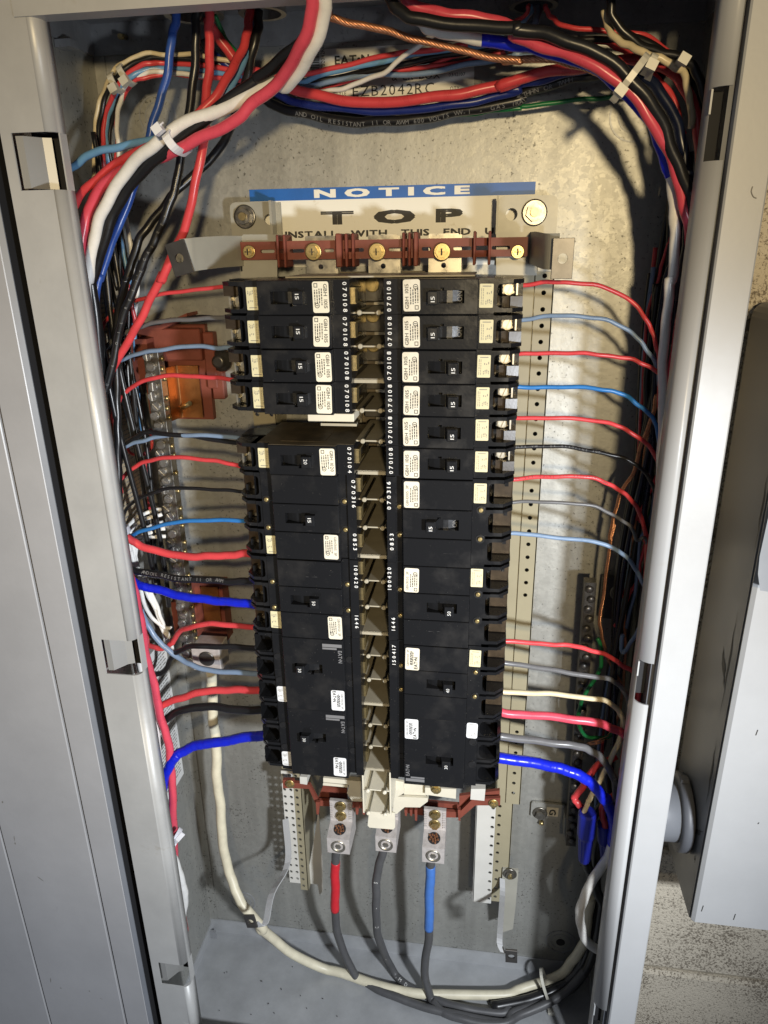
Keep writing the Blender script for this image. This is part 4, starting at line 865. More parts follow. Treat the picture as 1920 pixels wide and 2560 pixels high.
def wire(label, m, wpx, spec, group=None, tapes=(), text=None, cat='wire', name='wire', ridged=False, sub=6, rope=False):
    P0 = course(spec); r = wpx/2*sum(pxm(p) for p in P0)/len(P0); P = smooth_path(P0, sub); wr = random.Random(len(label)*31+len(P)); ph = [wr.uniform(0, 6.3) for _ in range(4)]; am = .0006 if r < .003 else .0008
    for i in range(1, len(P)-1): P[i] = P[i]+Vector((math.sin(i*.53+ph[0])+.6*math.sin(i*1.31+ph[1]), math.sin(i*.47+ph[2]), math.sin(i*.61+ph[3])+.6*math.sin(i*1.17+ph[0])))*am*.7
    P = keep_inside(P, r); n = len(P)
    mb = MB(); ns = 12 if r > .003 else 9
    if rope:
        L_ = 0; ph = [0]
        for i in range(1, n): L_ += (P[i]-P[i-1]).length; ph.append(L_)
        P2 = []; m_ = 10
        for s_ in range(rope):
            pts = []; 
            for i in range(n-1):
                for k in range(3):
                    t = k/3; c = P[i].lerp(P[i+1], t); T = (P[i+1]-P[i]).normalized(); a = Vector((0,-1,0)); e1 = (a-T*a.dot(T)).normalized(); e2 = T.cross(e1); l = ph[i]+(ph[i+1]-ph[i])*t
                    an = l/(r*9)*2*math.pi+s_*2*math.pi/rope; pts.append(c+(e1*math.cos(an)+e2*math.sin(an))*r*.66)
            mb.tube(pts, r*.40, 6)
    else: mb.tube(P, r, ns)
    o = ob(name, mb, 'wire_'+m if 'wire_'+m in MATS else m, origin=P[0]); tag(o, label, cat, group)
    for (tm, a, b) in tapes:
        i0, i1 = int(a*(n-1)), int(b*(n-1)); seg = P[i0:i1+1]; fine = []
        for i in range(len(seg)-1): fine += [seg[i].lerp(seg[i+1], k/4) for k in range(4)]
        fine.append(seg[-1]); rr = [r*(1.07+.05*((i % 7)/7.)) for i in range(len(fine))]
        t_ = MB().tube(fine, rr, 14); ob('tape', t_, tm, o)
    if text:
        s_, a, b, hgt, lift, tm = text; s_ = s_ if P[int(b*(n-1))].x > P[int(a*(n-1))].x else s_[::-1]; mbx = MB(); i0, i1 = a*(n-1), b*(n-1); tot = len(s_)
        for k, chx in enumerate(s_):
            f = i0+(i1-i0)*(k+.5)/tot; i = int(f); p = P[i].lerp(P[min(i+1, n-1)], f-i); T = (P[min(i+1, n-1)]-P[max(i-1, 0)]).normalized()
            if T.x < 0: T = -T
            view = (C0-p).normalized(); nn = (view-T*view.dot(T)).normalized(); up = nn.cross(T); nn2 = (nn+up*lift).normalized(); up = nn2.cross(T)
            if chx != ' ': letters(mbx, chx, p+nn2*r*1.03, T, up, hgt, None)
        ob('lettering', mbx, tm, o)
    return o
gR, gL, gT = 'branch wires on the right side', 'branch wires on the left side', 'feeder wires at the top'
# --- thick bundle sweeping in from the top to the left gutter
wire('thick white wire in the diagonal bundle, tied with black and pink', 'white', 27, 'B 505 -120 .165; 500 -20 .165; 480 150 .155; 400 350 .140; 280 500 .122; A 1630 500 .118; 1400 610 .118; 1150 705 .120; 1000 790 .120; 880 885 .118; 740 1030 .112; 620 1220 .108; 560 1420 .105; 520 1659 .102; D 508 120 .102; 535 450 .102; 570 800 .102; 612 1100 .104; 655 1330 .106; 705 1580 .106; L 300 260 .104; 330 560 .102; 378 900 .100; 440 1200 .100; 500 1480 .100; 545 1700 .098; N 930 30 .098; 960 330 .098', gT, sub=5)
wire('thick pink wire in the diagonal bundle, lower edge of it', 'pink', 27, 'B 435 -120 .170; 430 -20 .168; 405 150 .158; 340 330 .145; 230 475 .130; 90 605 .125; A 1422 690 .124; 1250 790 .124; 1080 872 .120; 940 935 .108; 790 985 .104; 650 1060 .104; 545 1200 .104; 492 1400 .104; 480 1659 .104; D 500 260 .104; 528 520 .105; 556 800 .104; 590 1100 .100; 640 1350 .100', gT, sub=5)
wire('thick black wire in the diagonal bundle between white and pink', 'black', 28, 'B 470 -120 .150; 440 60 .146; 370 250 .138; 230 370 .126; 90 470 .120; A 1560 450 .118; 1400 560 .118; 1100 800 .118; 950 925 .113; 800 1060 .106; 690 1230 .102; 610 1450 .1; 545 1659 .098; D 545 150 .096; 585 500 .094; 620 900 .092', gT, sub=5)
wire('dark blue wire dropping from the left conduit bushing', 'blue', 20, 'A 1042 60 .070; 1035 150 .072; 1010 300 .074; 960 560 .074; 890 790 .074; 830 1010 .074; 740 1250 .076; 660 1450 .080; 590 1659 .084; D 590 100 .086; 550 330 .090; 535 560 .090; 570 820 .090', gT)
wire('black wire dropping straight from the left conduit bushing', 'black', 21, 'A 1165 60 .076; 1165 150 .076; 1150 400 .076; 1120 690 .078; 1070 930 .082; 1035 1130 .084; 960 1320 .086; 880 1500 .088; 800 1659 .088; D 850 20 .088; 770 220 .090; 705 430 .092; 645 700 .094; 605 880 .096; 612 1050 .096; 640 1200 .096', gT, text=('AWG 6 OIL RESISTANT II GAS RES THHN', .30, .85, .0022, 0, 'print_dim'))
wire('bright red wire dropping from left bushing in front of black wires', 'red', 21, 'A 1240 60 .080; 1242 200 .082; 1235 420 .084; 1222 620 .088; 1200 860 .100; 1150 1150 .100; 1070 1400 .098; 960 1659 .096; D 960 90 .096; 870 280 .094; 760 480 .092; 660 655 .088; 600 790 .086; 575 930 .086', gT)
wire('red wire from middle bushing joining the top of the diagonal bundle', 'red', 21, 'A 1485 50 .070; 1470 160 .074; 1435 290 .082; 1350 460 .096; 1230 620 .106; 1080 760 .110; 850 885 .104; 640 1000 .100; 480 1160 .100; 405 1330 .100; 380 1480 .100', gT)
wire('sky blue wire from middle bushing, leaving the tie to the left wall', 'sky', 19, 'A 1520 60 .062; 1500 190 .066; 1450 340 .074; 1350 540 .090; 1260 650 .098; 1100 780 .102; 920 828 .104; 700 868 .104; 540 915 .100; 430 985 .096; 350 1070 .092; 325 1180 .088', gT)
wire('glossy black wire from middle bushing looping behind the diagonal bundle', 'black', 21, 'A 1533 60 .066; 1528 150 .068; 1500 300 .070; 1450 500 .066; 1395 690 .060; 1320 850 .054; 1180 1010 .056; 1010 1170 .066; 890 1330 .076; 800 1480 .080; 750 1659 .082; D 740 130 .082; 700 330 .080; 688 560 .080; 694 800 .082; 696 1000 .084; 700 1200 .088; 703 1440 .092', gT)
wire('second red wire fanning from the cable tie into the left gutter', 'red', 21, 'A 1000 850 .106; 840 905 .102; 700 1000 .098; 590 1110 .098; 525 1260 .098; 490 1420 .098; 470 1659 .098; D 490 200 .096; 530 500 .094; 560 760 .092', gT)
# --- bundle crossing behind at the top
cross = 'wires crossing at the top'
wire('green wire from left bushing passing under the top bundle', 'green', 11, 'A 1270 90 .060; 1330 215 .050; 1400 310 .040; 1510 405 .030; 1600 460 .022; B 100 520 .020; 400 620 .018; 800 668 .022; 1000 675 .024; 1300 678 .026; 1480 660 .026; 1659 640 .026; C 200 635 .026; 400 606 .026; 640 585 .028; 780 562 .032; 900 520 .034', cross)
wire('thick red wire sagging in a long curve across the top', 'red', 26, 'A 1230 110 .055; 1275 200 .055; 1370 325 .052; 1480 420 .048; B 120 445 .046; 290 515 .046; 500 580 .048; 800 605 .050; 1150 580 .052; 1400 535 .052; 1659 480 .052; C 60 510 .053; 300 440 .056; 560 395 .060; 800 362 .066; 950 372 .070; 1080 420 .074; 1170 520 .078; 1230 680 .082; 1258 850 .084; 1258 1000 .086; 1240 1180 .088', cross, sub=5)
wire('navy wire just under the sagging red wire', 'navy', 20, 'A 1240 300 .045; 1400 430 .040; B 100 500 .036; 260 575 .036; 450 630 .038; 800 655 .040; 1150 640 .042; 1450 585 .042; 1659 535 .044; C 100 520 .044; 260 485 .046; 500 430 .048; 760 400 .050; 940 450 .054; 1060 600 .058; 1140 800 .060; 1180 1000 .062', cross)
wire('black wire with white printed lettering sagging across the top', 'black', 25, 'A 1210 230 .045; 1300 375 .040; 1420 480 .036; 1540 575 .032; B 190 615 .030; 350 668 .030; 600 714 .030; 850 720 .031; 1100 696 .032; 1350 652 .033; 1659 590 .034; C 200 548 .036; 450 480 .040; 650 435 .042; 850 430 .048; 1000 510 .054; 1110 700 .058; 1170 950 .060', cross, text=('AND OIL RESISTANT II OR AWM 600 VOLTS VW-1 - GAS TRA NYLON OR THHN OR TWHH', .29, .72, .0034, -.35, 'print_dim'))
wire('second black wire behind the lettered one at the top', 'black', 22, 'A 1205 250 .034; 1330 400 .030; 1450 480 .026; B 60 550 .022; 260 600 .020; 600 670 .018; 1000 680 .02; 1400 620 .022; 1659 560 .026; C 250 505 .030; 600 410 .036; 850 380 .042; 1040 470 .046', cross)
small = 'small wires looped along the top back'
def sm(label, m, wpx, s, d=.05): return wire(label, m, wpx, s, small)
sm('cream wire outermost in the looped bundle at upper left', 'cream', 11, 'B 700 455 .030; 300 500 .034; A 1500 400 .040; 1350 358 .046; 1150 325 .050; 1000 322 .052; 850 322 .054; 745 362 .056; 665 440 .056; 605 560 .052; 572 700 .050; 556 900 .048; 560 1150 .044')
sm('black wire second in the looped bundle at upper left', 'black', 13, 'B 1250 335 .026; 900 390 .028; 500 470 .032; 200 470 .036; A 1450 400 .042; 1300 355 .046; 1000 345 .050; 850 350 .054; 760 398 .056; 690 460 .056; 630 560 .052; 592 720 .050; 580 950 .048; 590 1200 .046; 640 1500 .046; D 660 0 .046; 700 180 .046')
sm('red wire third in the looped bundle at upper left', 'red', 12, 'B 1350 262 .046; 1000 312 .044; 750 352 .042; 500 420 .040; 300 450 .040; A 1540 450 .042; 1350 410 .044; 1000 373 .048; 870 380 .054; 765 428 .056; 690 530 .054; 635 650 .050; 612 800 .048; 616 980 .044; 640 1250 .040; 690 1500 .038; 735 1659 .038; D 760 150 .038; 800 380 .036')
sm('sky blue wire fourth in the looped bundle at upper left', 'sky', 13, 'B 1470 262 .044; 1100 312 .042; 800 370 .040; 500 440 .038; 300 500 .036; A 1550 480 .038; 1350 440 .042; 1000 403 .046; 865 418 .052; 775 450 .056; 700 540 .052; 648 660 .048; 630 800 .046; 640 950 .042; 680 1250 .036; 730 1500 .034; 770 1659 .034; D 790 200 .032; 800 500 .032; 815 800 .030; 845 1010 .030')
sm('black inner wire of the looped bundle at upper left', 'black', 11, 'B 1500 300 .032; 1200 390 .030; 800 420 .030; 400 520 .032; A 1600 520 .034; 1350 465 .038; 1050 425 .044; 880 440 .050; 790 470 .054; 720 560 .050; 668 680 .046; 650 820 .044; 664 1000 .040; 720 1350 .034; 760 1600 .032; D 780 100 .032; 760 400 .032; 780 640 .032; 815 1000 .032')
sm('red inner wire of the looped bundle at upper left', 'red', 11, 'B 1650 285 .034; 1400 352 .032; 1000 412 .030; 700 432 .030; 420 500 .032; A 1580 500 .038; 1350 470 .042; 1050 440 .046; 900 452 .050; 800 480 .054; 730 570 .050; 690 700 .044; 690 900 .040; 650 1300 .036; 690 1500 .036; 725 1659 .036')
sm('thin white wire innermost in the looped bundle at upper left', 'white', 11, 'A 1250 455 .046; 1050 432 .048; 860 436 .052; 765 490 .054; 712 600 .050; 694 760 .046; 706 950 .042; 740 1250 .038; 775 1480 .036; 800 1659 .034; D 815 160 .032; 790 450 .030; 740 800 .028')
sm('grey blue wire low in the small crossing bundle at the top', 'steelblue', 13, 'B 360 520 .034; 500 490 .034; 800 442 .034; 1100 435 .034; 1400 372 .036; 1659 328 .038; C 150 330 .038; 400 340 .040; 600 330 .042')
sm('dark red wire in the small crossing bundle at the top', 'red', 10, 'B 400 530 .026; 700 470 .026; 1000 420 .028; 1300 330 .030; 1500 300 .030; 1659 260 .034; C 120 240 .040; 300 200 .044')
sm('black wire upper in the small crossing bundle at the top', 'black', 14, 'B 500 488 .03; 800 415 .036; 1100 350 .038; 1400 300 .038; 1659 255 .04; C 120 250 .042; 400 240 .045; 700 230 .05; 900 260 .05')
sm('dark grey wire in the middle of the small crossing bundle', 'grey', 13, 'B 450 505 .022; 800 440 .024; 1200 380 .026; 1500 330 .028; 1659 310 .03; C 200 300 .032; 500 290 .034')
wire('thin white wire rising diagonally in front of the rating sticker', 'white', 12, 'B 1185 165 .075; 1150 205 .072; 1050 272 .066; 930 370 .058; 840 435 .052; 700 492 .046; 560 535 .042; 440 550 .040; 330 560 .036', small)
wire('stranded bare copper wire running across the top', 'copper_bare', 17, 'B 490 -60 .120; 515 55 .110; 560 112 .104; 700 145 .100; 900 190 .096; 1100 248 .094; 1400 318 .094; 1659 363 .092; C 100 358 .090; 350 352 .086; 520 385 .080; 660 440 .074; 800 520 .07', None, rope=7, name='bare_copper_wire', cat='copper wire')
# --- right hand bundle at the top
gb_ = 'thick wires of the right bundle'
wire('thick black wire on top of the right hand bundle', 'black', 30, 'B 860 -110 .124; 895 0 .124; 960 75 .124; 1100 128 .124; 1400 150 .124; 1659 172 .125; C 150 172 .126; 300 195 .126; 480 245 .127; 660 325 .128; 850 465 .127; 985 650 .124; 1080 850 .120; 1160 1060 .116; 1210 1260 .112; 1230 1500 .106; G 1230 60 .10; 1180 500 .10', gb_, sub=5)
wire('thick pink wire curving down beside the black one at upper right', 'pink', 27, 'B 940 -110 .114; 985 0 .114; 1080 55 .113; 1250 85 .112; 1450 115 .111; 1620 160 .112; C 150 212 .116; 300 262 .119; 500 335 .122; 700 425 .124; 850 555 .124; 970 715 .122; 1058 880 .118; 1130 1080 .114; 1178 1290 .110; 1200 1480 .106; 1200 1640 .102; G 1165 200 .098; 1120 500 .096; 1085 760 .094', gb_, sub=5)
wire('white wire with blue tape bands in the right hand bundle', 'white', 26, 'B 1060 120 .104; 1130 175 .104; 1250 205 .104; 1460 238 .103; C 0 240 .103; 180 265 .102; 330 300 .102; 520 350 .102; 700 450 .102; 870 600 .104; 985 770 .104; 1050 930 .104; 1082 1080 .104; 1106 1250 .102; 1106 1420 .100; 1090 1659 .098; G 1078 120 .098; 1058 320 .096; 1040 600 .094; 1034 900 .092; 1030 1150 .090; 1020 1350 .088', gb_, tapes=(('tape_blue', .14, .57),), sub=5)
wire('cream wire entering the right hand bundle at the top corner', 'cream', 18, 'C 690 60 .080; 708 150 .080; 745 215 .084; 830 270 .090; 930 315 .096; 1030 352 .098; 1110 395 .096; 1165 450 .092; 1195 580 .088; 1205 760 .084', gb_)
wire('dark navy wire inside the right hand bundle', 'darkblue', 26, 'C 560 330 .070; 760 390 .078; 940 470 .086; 1060 600 .092; 1130 780 .094; 1175 980 .094; 1200 1200 .092; 1180 1450 .090; 1140 1659 .088; G 1110 250 .086; 1090 500 .086', gb_)
wire('black wire outermost in the upper right corner', 'black', 22, 'C 720 -40 .090; 740 100 .088; 850 230 .088; 1000 310 .09; 1150 345 .094; 1240 440 .096; 1290 600 .094; 1305 760 .092; 1290 1000 .09', gb_)
wire('second black wire in the upper right corner', 'black', 20, 'C 830 205 .06; 1000 290 .065; 1150 400 .07; 1230 560 .075; 1260 760 .075; 1250 1000 .075', gb_)
wire('dark blue wire falling from the right bushing', 'darkblue', 20, 'C 290 20 .070; 290 90 .066; 270 150 .060; 200 230 .050; 100 300 .044', gb_)
wire('small red wire from the right bushing running to the right corner', 'red', 12, 'C 340 30 .066; 370 100 .060; 440 145 .054; 600 178 .050; 800 190 .048; 950 220 .05; 1100 330 .055; 1180 430 .06; 1240 620 .065', gb_)
wire('small red wire from the right bushing curving left', 'red', 10, 'C 245 30 .066; 225 80 .062; 170 125 .054; 60 180 .046', gb_)
wire('small blue wire from the right bushing curving left', 'sky', 12, 'C 265 30 .064; 245 90 .058; 190 135 .050; 60 220 .042', gb_)
wire('red wire seen in the middle of the right bundle behind the tie', 'red', 16, 'C 560 235 .044; 660 242 .044; 780 280 .050; 900 360 .060; 1010 470 .066; 1100 600 .070; 1160 800 .072', gb_)
# --- right branch wires
def rw(label, m, wp, s, **k): return wire(label, m, wp, s, gR, **k)
rw('topmost red branch wire of right column curving down to the gutter', 'red', 11, 'G 110 160 .105; 165 154 .103; 300 138 .096; 450 131 .088; 650 153 .082; 800 212 .080; 895 290 .080; 960 400 .080; 998 500 .080; 1015 640 .080; 1020 900 .078')
rw('pale blue branch wire below the topmost red one at right', 'steelblue', 11, 'G 110 365 .105; 160 360 .103; 300 340 .096; 500 329 .086; 700 357 .080; 850 430 .078; 935 525 .078; 1000 630 .078; 1025 800 .078')
rw('second red branch wire from the top at right', 'red', 11, 'G 130 565 .105; 195 560 .103; 400 549 .092; 600 557 .084; 760 572 .080; 900 606 .080; 1000 662 .080; 1040 760 .080')
rw('bright blue branch wire at right, above the third red one', 'bright', 11, 'G 120 757 .105; 185 755 .103; 400 751 .092; 650 763 .082; 780 790 .078; 900 862 .076; 970 935 .076; 1008 1010 .076; 1015 1200 .076')
rw('third red branch wire from the top at right', 'red', 11, 'G 110 936 .105; 175 936 .103; 400 936 .092; 680 957 .082; 800 998 .078; 915 1068 .076; 980 1140 .076; 1012 1220 .076; 1015 1400 .076')
rw('black branch wire with faint print at right', 'black', 10, 'G 100 1110 .105; 165 1108 .103; 400 1103 .092; 620 1132 .082; 800 1175 .078; 900 1230 .076; 970 1320 .076; 1002 1430 .076; 1000 1600 .076', text=('E00 VOLTS VW-1 OR GASOLINE AND', .06, .40, .0016, 0, 'print_dim'))
rw('red branch wire with dark print, fourth red from the top at right', 'red', 11, 'G 90 1298 .105; 150 1298 .103; 350 1284 .092; 560 1284 .084; 700 1318 .080; 800 1380 .076; 880 1462 .072; 920 1560 .070; 935 1659 .070; M 930 120 .070', text=('E 12 AWG 600 VOLTS OIL RESISTANT THWN', .05, .45, .0016, 0, 'ink'))
rw('thin dark grey branch wire below the printed red one at right', 'grey', 9, 'G 90 1436 .105; 145 1435 .103; 350 1433 .092; 600 1455 .084; 750 1512 .080; 850 1592 .076; 885 1659 .074; M 930 110 .072; 960 200 .070')
rw('long pale blue branch wire making a wide arc at right', 'steelblue', 11, 'M 75 78 .105; 135 79 .103; 300 90 .094; 600 126 .084; 750 168 .080; 850 255 .078; 908 350 .078; 933 450 .078; 930 560 .078; 862 700 .070; 812 780 .066; 792 765 .062; 798 680 .06')
rw('pink red branch wire above the grey one, lower right', 'red', 12, 'M 50 714 .105; 105 717 .103; 300 731 .094; 450 741 .088; 570 758 .082; 700 802 .078; 800 860 .076; 865 908 .076; 910 980 .076; 920 1100 .076')
rw('grey branch wire turning black in the shade, lower right', 'grey', 13, 'M 50 842 .105; 100 848 .103; 300 872 .094; 500 912 .086; 680 932 .080; 770 975 .076; 828 1060 .074; 840 1200 .072')
rw('cream branch wire bending down past the pink one, lower right', 'cream', 13, 'M 50 1016 .105; 95 1018 .103; 300 1026 .094; 500 1044 .086; 670 1064 .080; 755 1112 .076; 800 1185 .076; 792 1260 .076; 742 1390 .078; 665 1540 .080; 600 1659 .080; P 600 330 .080; 565 415 .078')
rw('thick pink branch wire of lower right', 'pink', 21, 'M 40 1136 .105; 90 1141 .103; 250 1155 .096; 500 1180 .088; 650 1202 .084; 750 1240 .080; 830 1300 .078; 870 1420 .076')
rw('thick dark grey branch wire just above the blue taped one', 'grey', 19, 'M 40 1274 .105; 85 1280 .103; 300 1312 .094; 500 1334 .088; 600 1362 .084; 685 1425 .080; 745 1530 .078; 760 1659 .076')
rw('thick wire wrapped in blue tape at lower right, turning white below', 'white', 24, 'M 30 1404 .105; 75 1410 .103; 300 1442 .096; 450 1480 .092; 560 1520 .090; 640 1590 .090; 695 1659 .090; P 705 330 .090; 738 440 .090; 745 560 .088; 715 655 .086; 655 755 .086; 585 870 .086; 548 980 .086; 550 1080 .086; 598 1180 .086; 690 1240 .086; 760 1250 .084', tapes=(('tape_blue', .0, .55),))
# --- stuff hanging in the right gutter
gG = 'loose wires in the right gutter'
wire('left stranded copper wire hanging in the right gutter', 'copper_bare', 9, 'G 1000 800 .070; 970 930 .066; 900 1130 .060; 860 1260 .056; 790 1380 .050; 750 1500 .046; 722 1659 .044; M 745 30 .044; 710 250 .042; 672 520 .040; 664 620 .040; 685 740 .038; 740 880 .034; 800 1000 .03', gG, rope=5, name='bare_copper_wire', cat='copper wire')
wire('right stranded copper wire hanging in the right gutter', 'copper_bare', 8, 'G 965 950 .056; 925 1160 .050; 885 1460 .046; 862 1659 .044; M 866 40 .044; 845 260 .042; 812 540 .040; 812 800 .036; 795 1050 .034; 755 1210 .034; 700 1300 .036', gG, rope=5, name='bare_copper_wire', cat='copper wire')
wire('thick red wire running down the far right gutter', 'red', 22, 'G 1150 300 .07; 1100 700 .07; 1050 1200 .07; 1000 1600 .07; M 965 120 .07; 945 400 .07; 900 800 .07; 860 1100 .07; 820 1350 .072; 800 1600 .072; P 800 150 .072', gG)
wire('dark red wire slanting to a cut end in the right gutter', 'red', 9, 'M 945 100 .05; 905 250 .048; 890 330 .046; 830 470 .044; 750 630 .042', gG)
wire('second dark red wire slanting in the right gutter', 'red', 9, 'G 1000 1280 .056; 940 1420 .052; 880 1530 .048; M 900 0 .046; 880 140 .044; 850 300 .042; 800 460 .040', gG)
wire('red wire from the deep shade behind the white blue wire', 'red', 8, 'C 1095 1350 .05; 1050 1500 .046; 1010 1659 .044; G 950 300 .042; 920 700 .04; 900 1000 .038; 890 1300 .036', gG)
wire('green wire looping beside the ground bar', 'green', 10, 'M 645 700 .044; 672 770 .046; 665 870 .046; 610 980 .044; 550 1080 .044; 535 1180 .046; 560 1260 .046; 620 1292 .044; 700 1285 .042; 745 1260 .04', gG)
wire('short green wire high in the right gutter', 'green', 9, 'G 1010 1350 .05; 960 1500 .048; 940 1620 .046; M 938 60 .046; 945 200 .046', gG)
wire('dark blue wire high in the right gutter', 'darkblue', 15, 'C 1200 900 .06; 1170 1200 .06; 1120 1500 .06; G 1060 100 .058; 1000 500 .056; 985 900 .056; 970 1200 .054; 930 1500 .054; M 960 250 .05', gG)
wire('black wire behind the right branch wires in the gutter', 'black', 14, 'G 1010 150 .05; 960 500 .046; 940 800 .044; 950 1100 .044; 985 1400 .046; 1000 1659 .05; M 930 300 .05; 880 700 .05; 830 1200 .05; 760 1659 .05; P 700 500 .05', gG)
wire('steel blue wire behind the gutter wires at right', 'steelblue', 9, 'G 1005 1100 .05; 960 1250 .05; 985 1400 .05; 950 1550 .05; M 900 150 .048; 870 420 .046; 820 640 .044', gG)
wire('red wire dipping into the blue wire nut', 'red', 17, 'M 760 1400 .06; 660 1450 .062; 575 1550 .064; 520 1640 .066; P 512 325 .068; 545 365 .07; 590 420 .07', gG)
wire('red wire entering the right blue wire nut', 'red', 16, 'P 760 300 .072; 690 350 .074; 680 420 .074; 695 490 .074', gG)
wire('black wire beside the blue wire nuts', 'black', 18, 'M 700 1430 .058; 720 1600 .06; P 720 300 .062; 650 400 .064; 600 450 .066', gG)
fr = MB(); random.seed(9)
for k in range(9):
    a = at('M', 585+random.random()*30, 1315+random.random()*22, .046); b = at('M', 665+random.random()*55, 1272+random.random()*55, .05); fr.tube(smooth_path([a, a.lerp(b, .5)+Vector((0, -.002, .002*random.random())), b], 3), .0004, 5)
tag(ob('bare_copper_wire', fr, 'copper_bare', origin=at('M', 600, 1320, .046)), 'frayed end of a copper strand beside the ground bar', 'copper wire', gG)
def nut(R_, x0, y0, x1, y1, d, w0, label):
    a, b = at(R_, x0, y0, d), at(R_, x1, y1, d-.006); ax = (b-a); L_ = ax.length; mb = MB(); n = 24; T = ax.normalized(); e1 = T.cross(Vector((0,1,0))).normalized(); e2 = T.cross(e1); vs = []; pr = [(0, .85), (.04, 1), (.45, 1.0), (.52, .86), (.96, .72), (1, .62)]
    for (h, r) in pr:
        for k in range(n):
            an = 2*math.pi*k/n; rr = w0*r*(1 if k % 2 or h < .5 else .92); vs.append(a+T*L_*h+(e1*math.cos(an)+e2*math.sin(an))*rr)
    mb.add(vs, [(j*n+k, j*n+(k+1) % n, (j+1)*n+(k+1) % n, (j+1)*n+k) for j in range(len(pr)-1) for k in range(n)]); mb.add(vs[:n], [tuple(range(n))]); mb.add(vs[-n:], [tuple(range(n))])
    t = ob('wire_connector', mb, 'wirenut', origin=a); return tag(t, label, 'wire nut', 'blue wire nuts')
nut('P', 590, 400, 570, 690, .078, .0092, 'left ribbed blue wire nut hanging in right gutter, fully visible'); nut('P', 690, 470, 700, 690, .070, .0080, 'right blue wire nut partly behind the blue taped wire')
# --- left branch wires
def lw(label, m, wp, s, **k): return wire(label, m, wp, s, gL, **k)
lw('topmost red branch wire at left, running over the white label', 'red', 10, 'D 1460 160 .100; 1400 160 .100; 1200 170 .094; 1000 198 .088; 800 240 .080; 700 288 .074; 625 370 .068; 580 500 .064; 560 700 .06')
lw('dark branch wire above the red insulator at left', 'grey', 11, 'D 1400 340 .100; 1290 345 .098; 1100 350 .092; 900 375 .086; 800 408 .080; 660 480 .072; 590 580 .066; 565 720 .062')
lw('second dark branch wire crossing the red insulator top', 'black', 8, 'D 1380 350 .094; 1250 338 .09; 1050 350 .084; 850 395 .076; 720 440 .07; 640 520 .064')
lw('grey blue branch wire crossing the red insulator at left', 'steelblue', 11, 'D 1400 522 .100; 1310 520 .098; 1150 512 .092; 950 530 .086; 800 562 .080; 720 592 .074; 660 640 .07')
lw('red branch wire crossing the copper strap at left', 'red', 11, 'D 1430 708 .100; 1330 705 .098; 1200 690 .092; 1000 688 .088; 850 715 .082; 750 780 .074; 710 830 .070; 660 930 .066; 632 1040 .064')
lw('pale blue branch wire crossing the neutral bar, left middle', 'steelblue', 11, 'D 1480 1060 .100; 1380 1052 .098; 1150 1035 .092; 980 1043 .086; 850 1066 .080; 740 1110 .074; 660 1170 .070; 640 1300 .068')
lw('black branch wire paired with the pale blue one, left middle', 'black', 12, 'D 1470 1082 .098; 1390 1080 .096; 1200 1053 .092; 1000 1032 .088; 880 1022 .084; 800 1050 .078; 730 1130 .072; 690 1250 .07')
lw('red branch wire below the pale blue pair, left middle', 'red', 11, 'D 1480 1222 .100; 1380 1211 .098; 1250 1186 .094; 1050 1170 .088; 900 1182 .082; 800 1228 .076; 720 1290 .072; 670 1380 .07')
lw('thin dark branch wire above the light blue one at left', 'black', 9, 'D 1480 1376 .098; 1400 1370 .096; 1230 1356 .09; 1000 1356 .084; 850 1400 .078; 750 1472 .074; 720 1560 .072')
lw('light blue branch wire at left just above the thick red one', 'bright', 11, 'D 1500 1548 .100; 1420 1545 .098; 1200 1541 .092; 1000 1562 .086; 850 1602 .082; 760 1650 .078; L 300 190 .076')
lw('thick red branch wire under the cable tie at left', 'red', 20, 'L 1400 268 .100; 1270 284 .098; 1100 295 .096; 900 302 .094; 650 280 .092; 450 212 .092; 330 158 .094; 260 100 .096')
lw('thick black branch wire with white lettering at left', 'black', 18, 'L 1420 512 .100; 1290 506 .098; 1100 506 .094; 850 490 .090; 600 460 .088; 420 425 .088; 300 380 .088', text=('AND OIL RESISTANT II OR AWM', .30, .80, .0032, 0, 'print_dim'))
lw('thick white wire fully wrapped in blue tape at left', 'white', 20, 'L 1440 694 .100; 1310 692 .098; 1100 672 .094; 900 650 .090; 700 612 .088; 500 560 .088; 380 515 .088; 280 450 .088', tapes=(('tape_blue', 0, 1),))
lw('red branch wire with a kink crossing the neutral bar at left', 'red', 14, 'L 1440 895 .098; 1340 888 .096; 1100 862 .092; 920 872 .088; 790 908 .080; 715 985 .072; 690 1030 .070; 610 1065 .068; 520 1045 .066; 430 980 .066; 370 860 .066')
lw('black branch wire bent down at its left end', 'black', 14, 'L 1460 1068 .098; 1340 1062 .096; 1100 1050 .092; 900 1046 .088; 770 1078 .080; 690 1150 .074; 628 1255 .070; 560 1282 .070')
lw('steel blue branch wire sloping down from the gutter at left', 'steelblue', 14, 'L 1470 1270 .098; 1360 1270 .096; 1100 1258 .090; 900 1218 .084; 780 1160 .080; 660 1075 .078; 560 970 .078; 480 850 .078; 440 740 .078')
lw('thick red branch wire below the steel blue one at left', 'red', 19, 'L 1500 1412 .100; 1390 1411 .098; 1200 1408 .094; 1000 1420 .092; 800 1462 .092; 640 1530 .092; 530 1620 .094; 480 1720 .096; 475 1850 .096')
lw('thick black branch wire above the lowest blue one at left', 'black', 20, 'L 1520 1590 .098; 1420 1582 .096; 1200 1566 .092; 980 1550 .090; 800 1570 .090; 660 1642 .090; 550 1752 .092; 500 1850 .094; 490 1960 .094')
